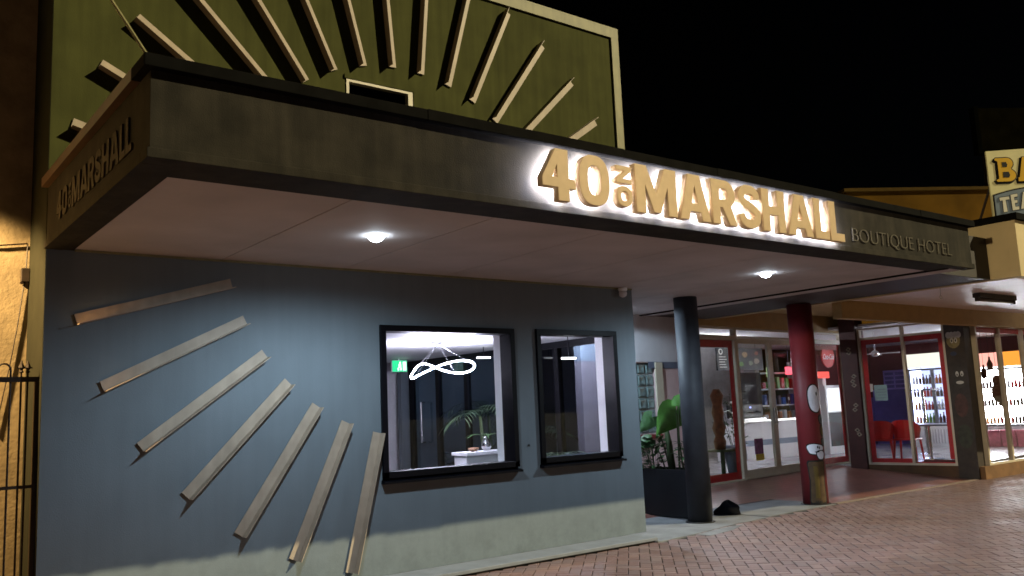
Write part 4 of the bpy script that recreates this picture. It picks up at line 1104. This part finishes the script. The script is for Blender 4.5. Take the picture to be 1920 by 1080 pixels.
fridge("tall glaring drinks fridge with red and orange lit header behind the street window", 23.5, 9.0, 10.95, 2.56, .72, 2.16, 3, [((1, .42, .34), .95), ((1, .36, .05), .8), ((.45, .75, .55), .6)], (.93, .96, 1.0), 26.0, 3, "the street-window fridge")
MB_ = thing("display_crate_row", "low row of pink crates in front of the street-window fridge", "crates", (23.1, 9.9, FL))
for k in range(5): box("crate", mat("crate_pink", (.42, .10, .14), .5, var=.3, scale=12), MB_, 22.95, 9.1 + k * .37, FL, 23.3, 9.1 + k * .37 + .35, .62, bevel=.01)
for x, y, z, l in ((20.2, 9.4, 2.985, "lit ceiling tube inside the shop near the side window"), (15.2, 12.4, 2.985, "lit ceiling tube inside the shop above the counter")):
    t = thing("ceiling_tube", l, "tube light", (x, y, z), "ceiling tubes inside the shop")
    MB().tube([(x - .6, y, z - .03), (x + .6, y, z - .03)], .02, 8).build("tube", emis("shop_tube", (.9, .92, 1), 160), t)
    MB().box(x - .64, y - .04, z - .005, x + .64, y + .04, z + .014).build("tray", m_white, t)
# tables and chairs
def table(label, x, y, z, lx, ly):
    t = thing("table", label, "table", (x, y, FL))
    box("table_top", mat("grey_table_top", (.12, .12, .14), .3), t, x - lx / 2, y - ly / 2, z - .035, x + lx / 2, y + ly / 2, z, bevel=.008)
    MB().tube([(x, y, FL + .02), (x, y, z - .036)], .03, 10).build("post", m_steel, t)
    MB().lathe(x, y, [(.25, FL), (.25, FL + .012), (.06, FL + .03)], 20).build("foot", m_steel, t)
table("grey pedestal table inside the shop beside the red chairs", 18.6, 9.72, .95, .8, 1.65)
table("tall narrow pedestal table in front of the two-door fridge", 20.0, 10.52, 1.70, .45, .62)
def chair(label, x, y, rot):
    t = thing("chair", label, "chair", (x, y, FL), "red plastic chairs inside the shop")
    c, s_ = math.cos(rot), math.sin(rot)
    def T(px, py, pz): return (x + c * px - s_ * py, y + s_ * px + c * py, FL + pz)
    b = MB(); b.xf = T; b.box(-.24, -.24, .42, .24, .24, .455); b.build("seat", m_chairred, t, bevel=.015)
    b = MB(); b.xf = T; n = 14; vs = []; 
    for k in range(n):
        q = -1.75 + 3.5 * k / (n - 1)
        h = .85 - .20 * (abs(q) / 1.75) ** 2.2
        for rr_, z in ((.245, .456), (.285, h), (.262, h), (.222, .456)): vs.append((-rr_ * math.cos(q), rr_ * math.sin(q), z))
    fs = []
    for k in range(n - 1):
        for j in range(4): fs.append((k * 4 + j, k * 4 + (j + 1) % 4, k * 4 + 4 + (j + 1) % 4, k * 4 + 4 + j))
    fs += [(0, 3, 2, 1), tuple(range((n - 1) * 4, n * 4))]
    b.add(vs, fs); b.build("backrest", m_chairred, t, smooth=False)
    for px in (-.2, .2):
        for py in (-.2, .2):
            b = MB(); b.xf = T; b.tube([(px * 1.15, py * 1.15, 0), (px, py, .419)], [.018, .026], 8); b.build("leg", m_chairred, t)
chair("red plastic tub chair nearest the corner pillar of the side window", 17.75, 10.35, .5)
chair("red plastic tub chair tucked against the grey table", 18.1, 9.95, .2)
fan = thing("ceiling_fan", "small ceiling fan on a long rod behind the side window", "fan", (18.5, 10.72, 3.0))
MB().tube([(18.5, 10.72, 2.998), (18.5, 10.72, 2.58)], .015, 8).build("rod", m_white, fan)
MB().lathe(18.5, 10.72, [(.03, 2.60), (.08, 2.56), (.09, 2.50), (.05, 2.46)], 18).build("motor", m_steel, fan, smooth=True)
for k in range(4):
    q = .35 + k * math.pi / 2
    b = MB(); c, s_ = math.cos(q), math.sin(q)
    b.xf = lambda px, py, pz, c=c, s_=s_: (18.5 + c * px - s_ * py, 10.72 + s_ * px + c * py, pz)
    b.add([(.085, -.02, 2.515), (.52, -.05, 2.505), (.52, .05, 2.53), (.085, .02, 2.525), (.085, -.02, 2.521), (.52, -.05, 2.511), (.52, .05, 2.536), (.085, .02, 2.531)], [(0, 3, 2, 1), (4, 5, 6, 7), (0, 1, 5, 4), (1, 2, 6, 5), (2, 3, 7, 6), (3, 0, 4, 7)])
    b.build("blade", m_pale, fan)
nt_ = thing("window_notice", "pale blue notice stuck inside the side window", "notice", SX(SW + .07, -1.06, 1.64))
sbox("paper", mat("notice_blue", (.26, .40, .44), .6), nt_, SW + .0565, -1.19, 1.49, SW + .060, -.93, 1.80)
for k in range(4): sbox("printed_line", m_slate, nt_, SW + .0545, -1.16, 1.54 + k * .055, SW + .0563, -.97 - .03 * (k % 2), 1.553 + k * .055)
nt2 = thing("window_notice", "torn white notice beside the pale blue one in the side window", "notice", SX(SW + .07, -.88, 1.8))
b = smb(); b.add([(SW + .0565, -.90, 1.68), (SW + .0565, -.80, 1.66), (SW + .0565, -.74, 1.74), (SW + .0565, -.80, 1.84), (SW + .0565, -.91, 1.83), (SW + .060, -.90, 1.68), (SW + .060, -.80, 1.66), (SW + .060, -.74, 1.74), (SW + .060, -.80, 1.84), (SW + .060, -.91, 1.83)],
               [(0, 1, 2, 3, 4), (9, 8, 7, 6, 5), (0, 5, 6, 1), (1, 6, 7, 2), (2, 7, 8, 3), (3, 8, 9, 4), (4, 9, 5, 0)]); b.build("paper", m_white, nt2)
bench = thing("floor_mat_roll", "dark red rolled mat on the floor inside the side window", "mat", SX(SW + .35, -2.0, FL))
b = smb(); b.tube([(SW + .30, -2.28, FL + .055), (SW + .32, -1.68, FL + .055)], .055, 10); b.build("roll", m_maroon, bench, smooth=True)
b = smb(); b.box(SW + .36, -2.25, FL + .002, SW + .55, -1.70, FL + .014); b.build("flap", m_maroon, bench)
vp = thing("violet_poster", "violet framed poster on the shop's end wall", "poster", SX(12.18, 2.2, 2.1))
sbox("print", mat("violet_print", (.40, .32, .80), .5), vp, 12.17, 1.85, 1.75, 12.19, 2.5, 2.3)
for k in range(4):
    for j in range(2): sbox("panel", m_purple, vp, 12.155, 1.90 + j * .30, 1.80 + k * .12, 12.169, 2.15 + j * .30, 1.88 + k * .12)
# counter side of the shop
ct = thing("service_counter", "white service counter seen through the sliding doors", "counter", (17.4, 13.2, FL))
box("front", m_white, ct, 16.7, 13.2, FL, 19.0, 13.9, 1.10); box("top", m_steel, ct, 16.65, 13.15, 1.102, 19.05, 13.95, 1.14); box("stripe", m_slate, ct, 16.7, 13.19, .55, 18.95, 13.199, .68)
cm = thing("coffee_machine", "black coffee machine standing on the service counter", "machine", (17.3, 13.5, 1.14))
box("body", m_planter, cm, 16.95, 13.3, 1.20, 17.75, 13.75, 1.52, bevel=.02); box("drip_tray", m_steel, cm, 16.95, 13.22, 1.142, 17.75, 13.75, 1.19)
for k in range(2): MB().tube([(17.2 + .3 * k, 13.29, 1.34), (17.2 + .3 * k, 13.16, 1.32)], .02, 8).build("handle", m_line, cm)
box("button_light", emis("blue_dot", (.3, .35, 1), 2.0), cm, 17.25, 13.29, 1.43, 17.30, 13.298, 1.46)
bp_ = thing("black_board", "tall black chalkboard behind the coffee machine", "board", (17.9, 14.1, FL))
box("panel", mat("chalkboard", (.012, .012, .014), .7, var=.6, scale=8), bp_, 17.75, 13.97, 1.15, 18.65, 14.0, 2.30); box("stand", m_line, bp_, 18.1, 14.01, FL, 18.3, 14.1, 2.2)
mn = thing("menu_board", "wide black menu board with white lines hung above the counter", "menu board", (17.2, 13.4, 2.6))
box("panel", m_planter, mn, 16.33, 13.40, 2.33, 18.04, 13.44, 2.86)
for x in (16.6, 17.8): MB().tube([(x, 13.42, 2.861), (x, 13.42, 3.0)], .008, 6).build("hanger", m_steel, mn)
mtx_ = mat("menu_print", (.55, .55, .50), .6)
MB().tube([(16.46 + .06 * math.cos(q), 13.392, 2.77 + .06 * math.sin(q)) for q in [6.283 * k / 14 for k in range(14)]], .012, 5, closed=True).build("logo", mtx_, mn)
for j in range(5):
    for x, w in ((16.40, .26), (16.78, .12)): box("printed_line", mtx_, mn, x, 13.394, 2.40 + j * .06, x + w - .03 * (j % 3), 13.399, 2.415 + j * .06)
for k, (x, z, r_, c) in enumerate(((17.35, 2.70, .10, (.40, .28, .15)), (17.55, 2.50, .08, (.30, .35, .25)), (17.78, 2.55, .10, (.45, .38, .30)), (17.2, 2.48, .08, (.12, .25, .06)), (17.80, 2.74, .07, (.30, .12, .08)))):
    b = MB(); b.fan([(x + r_ * math.cos(q) * (1 + .15 * math.sin(3 * q + k)), 13.393, z + r_ * .7 * math.sin(q)) for q in [6.283 * i / 16 for i in range(16)]]); b.build("food_picture", mat("food_%d" % k, c, .6, var=.4, scale=30), mn)
sh = thing("shelf_unit", "pale shelf unit with goods along the shop's back wall", "shelves", (20, 14.4, FL))
for k in range(5): box("shelf", m_white, sh, 18.8, 14.2, .6 + k * .42, 20.6, 14.55, .63 + k * .42)
for x in (18.76, 20.61): box("side", m_white, sh, x, 14.2, FL, x + .03, 14.55, 2.6)
for k in range(4):
    for i in range(8):
        m = drinks[(i * 3 + k) % 6]; z = .631 + k * .42
        tag(box("jar", m, None, 18.9 + i * .2, 14.24, z, 19.02 + i * .2, 14.40, z + random.uniform(.16, .3), bevel=.01), "%s jar on the pale back-wall shelves" % dname[(i * 3 + k) % 6], "jar", "jars on the back-wall shelves")
rs = thing("lit_red_sign", "small glowing red sign deep inside the sliding doors", "sign", (19.9, 14, 2.34))
box("face", emis("red_glow", (1, .10, .14), 1.3), rs, 19.75, 13.98, 2.24, 20.1, 14.0, 2.44); MB().tube([(19.9, 13.99, 2.44), (19.9, 13.99, 3.0)], .006, 5).build("hanger", m_steel, rs)
gs = thing("lit_green_sign", "small glowing green tag inside the sliding doors", "sign", (18.9, 13.9, 2.3))
box("face", emis("green_glow", (.55, .85, .35), .6), gs, 18.82, 13.88, 2.18, 19.05, 13.9, 2.42); MB().tube([(18.93, 13.89, 2.42), (18.93, 13.89, 3.0)], .006, 5).build("hanger", m_steel, gs)
ds = thing("round_red_sign", "round red sign with white script above a drinks fridge", "sign", (19.43, 12.5, 2.58))
MB().tube([(19.43, 12.50, 2.60), (19.43, 12.53, 2.60)], .27, 28).build("disc", mat("sign_red", (.45, .012, .018), .4), ds)
MB().tube([(19.43, 12.52, 2.87), (19.43, 12.52, 3.0)], .008, 5).build("hanger", m_steel, ds)
text_letters("Coca-Cola", .46, .13, .004, .01, ds, mat("script_white", (.6, .6, .6), .5), lambda x, y, z: (19.20 + x + y * .35, 12.496 - z, 2.53 + y))
fridge2 = thing("counter_fridge", "white drinks fridge with red header under the round red sign", "fridge", (20.0, 12.9, FL))
box("cabinet", m_white, fridge2, 19.55, 12.75, FL, 20.45, 13.35, 1.9)
box("header", emis("red_header", (1, .12, .10), .8), fridge2, 19.16, 12.72, 2.08, 19.75, 12.76, 2.24); MB().box(19.2, 12.761, 2.1, 19.7, 13.3, 2.2).box(19.56, 12.8, 1.901, 19.7, 13.3, 2.099).build("header_box", m_white, fridge2)
box("lit_door", emis("white_door", (.85, .9, 1), .9), fridge2, 19.62, 12.742, 1.25, 20.38, 12.749, 1.82)
box("dark_door", m_planter, fridge2, 19.62, 12.742, .4, 20.38, 12.749, 1.22)
tt = thing("carved_post", "brown carved wooden post on the green stool behind the first red window", "carving", (13.55, 11.2, .70))
MB().lathe(13.55, 11.2, [(.10, .702), (.12, .85), (.085, .95), (.13, 1.1), (.09, 1.24), (.12, 1.4), (.09, 1.55), (.13, 1.72), (.06, 1.85)], 14).build("carving", mat("carved_wood", (.24, .095, .04), .5, var=.3, scale=14), tt, smooth=True)
st_ = thing("green_stool", "dark green wooden stool behind the first red window", "stool", (13.6, 11.2, FL))
box("seat", mat("stool_green", (.035, .07, .02), .5, var=.2), st_, 13.3, 10.95, .66, 13.9, 11.45, .70)
for px in (13.34, 13.82):
    for py in (10.99, 11.37): box("leg", MATS["stool_green"], st_, px, py, FL, px + .05, py + .05, .659)
tl = bushy("potted_shrub", "grey-green potted shrub in the first red window beside the carved post", 14.05, 11.25, .75, 90, .26, 1.0, .06, .2, mat("shrub_grey_green", (.10, .14, .08), .6, var=.4, scale=14))
MB().lathe(14.05, 11.25, [(.16, FL), (.22, .55), (.21, .75), (.18, .72)], 18).build("pot", m_slate, tl, smooth=True)
toy = thing("soft_toy", "brown hanging soft toy silhouetted in the street window", "toy", (18.25, 8.05, 1.6))
m_toy = mat("toy_brown", (.13, .06, .035), .9, var=.3, scale=20)
def lump(name, x, y, z, a, b_, c, parent):
    prof = [(max(.002, a * math.sin(math.pi * k / 8)), z - c * math.cos(math.pi * k / 8)) for k in range(9)]
    return MB().lathe(x, y, prof, 12).build(name, m_toy, parent, smooth=True)
lump("body", 18.25, 8.05, 1.55, .13, .13, .20, toy); lump("head", 18.23, 8.05, 1.80, .09, .09, .10, toy); lump("foot", 18.32, 8.03, 1.34, .07, .07, .07, toy)
MB().tube([(18.23, 8.05, 1.9), (18.23, 8.05, 3.0)], .004, 4).build("string", m_line, toy)
for x, z, l in ((17.42, 2.08, "dark hanging bottle ornament nearest the mural pillar in the street window"), (17.72, 1.96, "brown hanging ornament between two bars of the street window"), (18.00, 2.12, "dark hanging ornament by the middle bar of the street window")):
    t = thing("hanging_ornament", l, "ornament", (x, 8.05, z), "ornaments hung in the street window")
    MB().lathe(x, 8.05, [(.01, z - .13), (.05, z - .11), (.055, z), (.02, z + .08), (.015, z + .14)], 10).build("bottle", m_toy, t, smooth=True)
    MB().tube([(x, 8.05, z + .14), (x, 8.05, 3.0)], .003, 4).build("string", m_line, t)
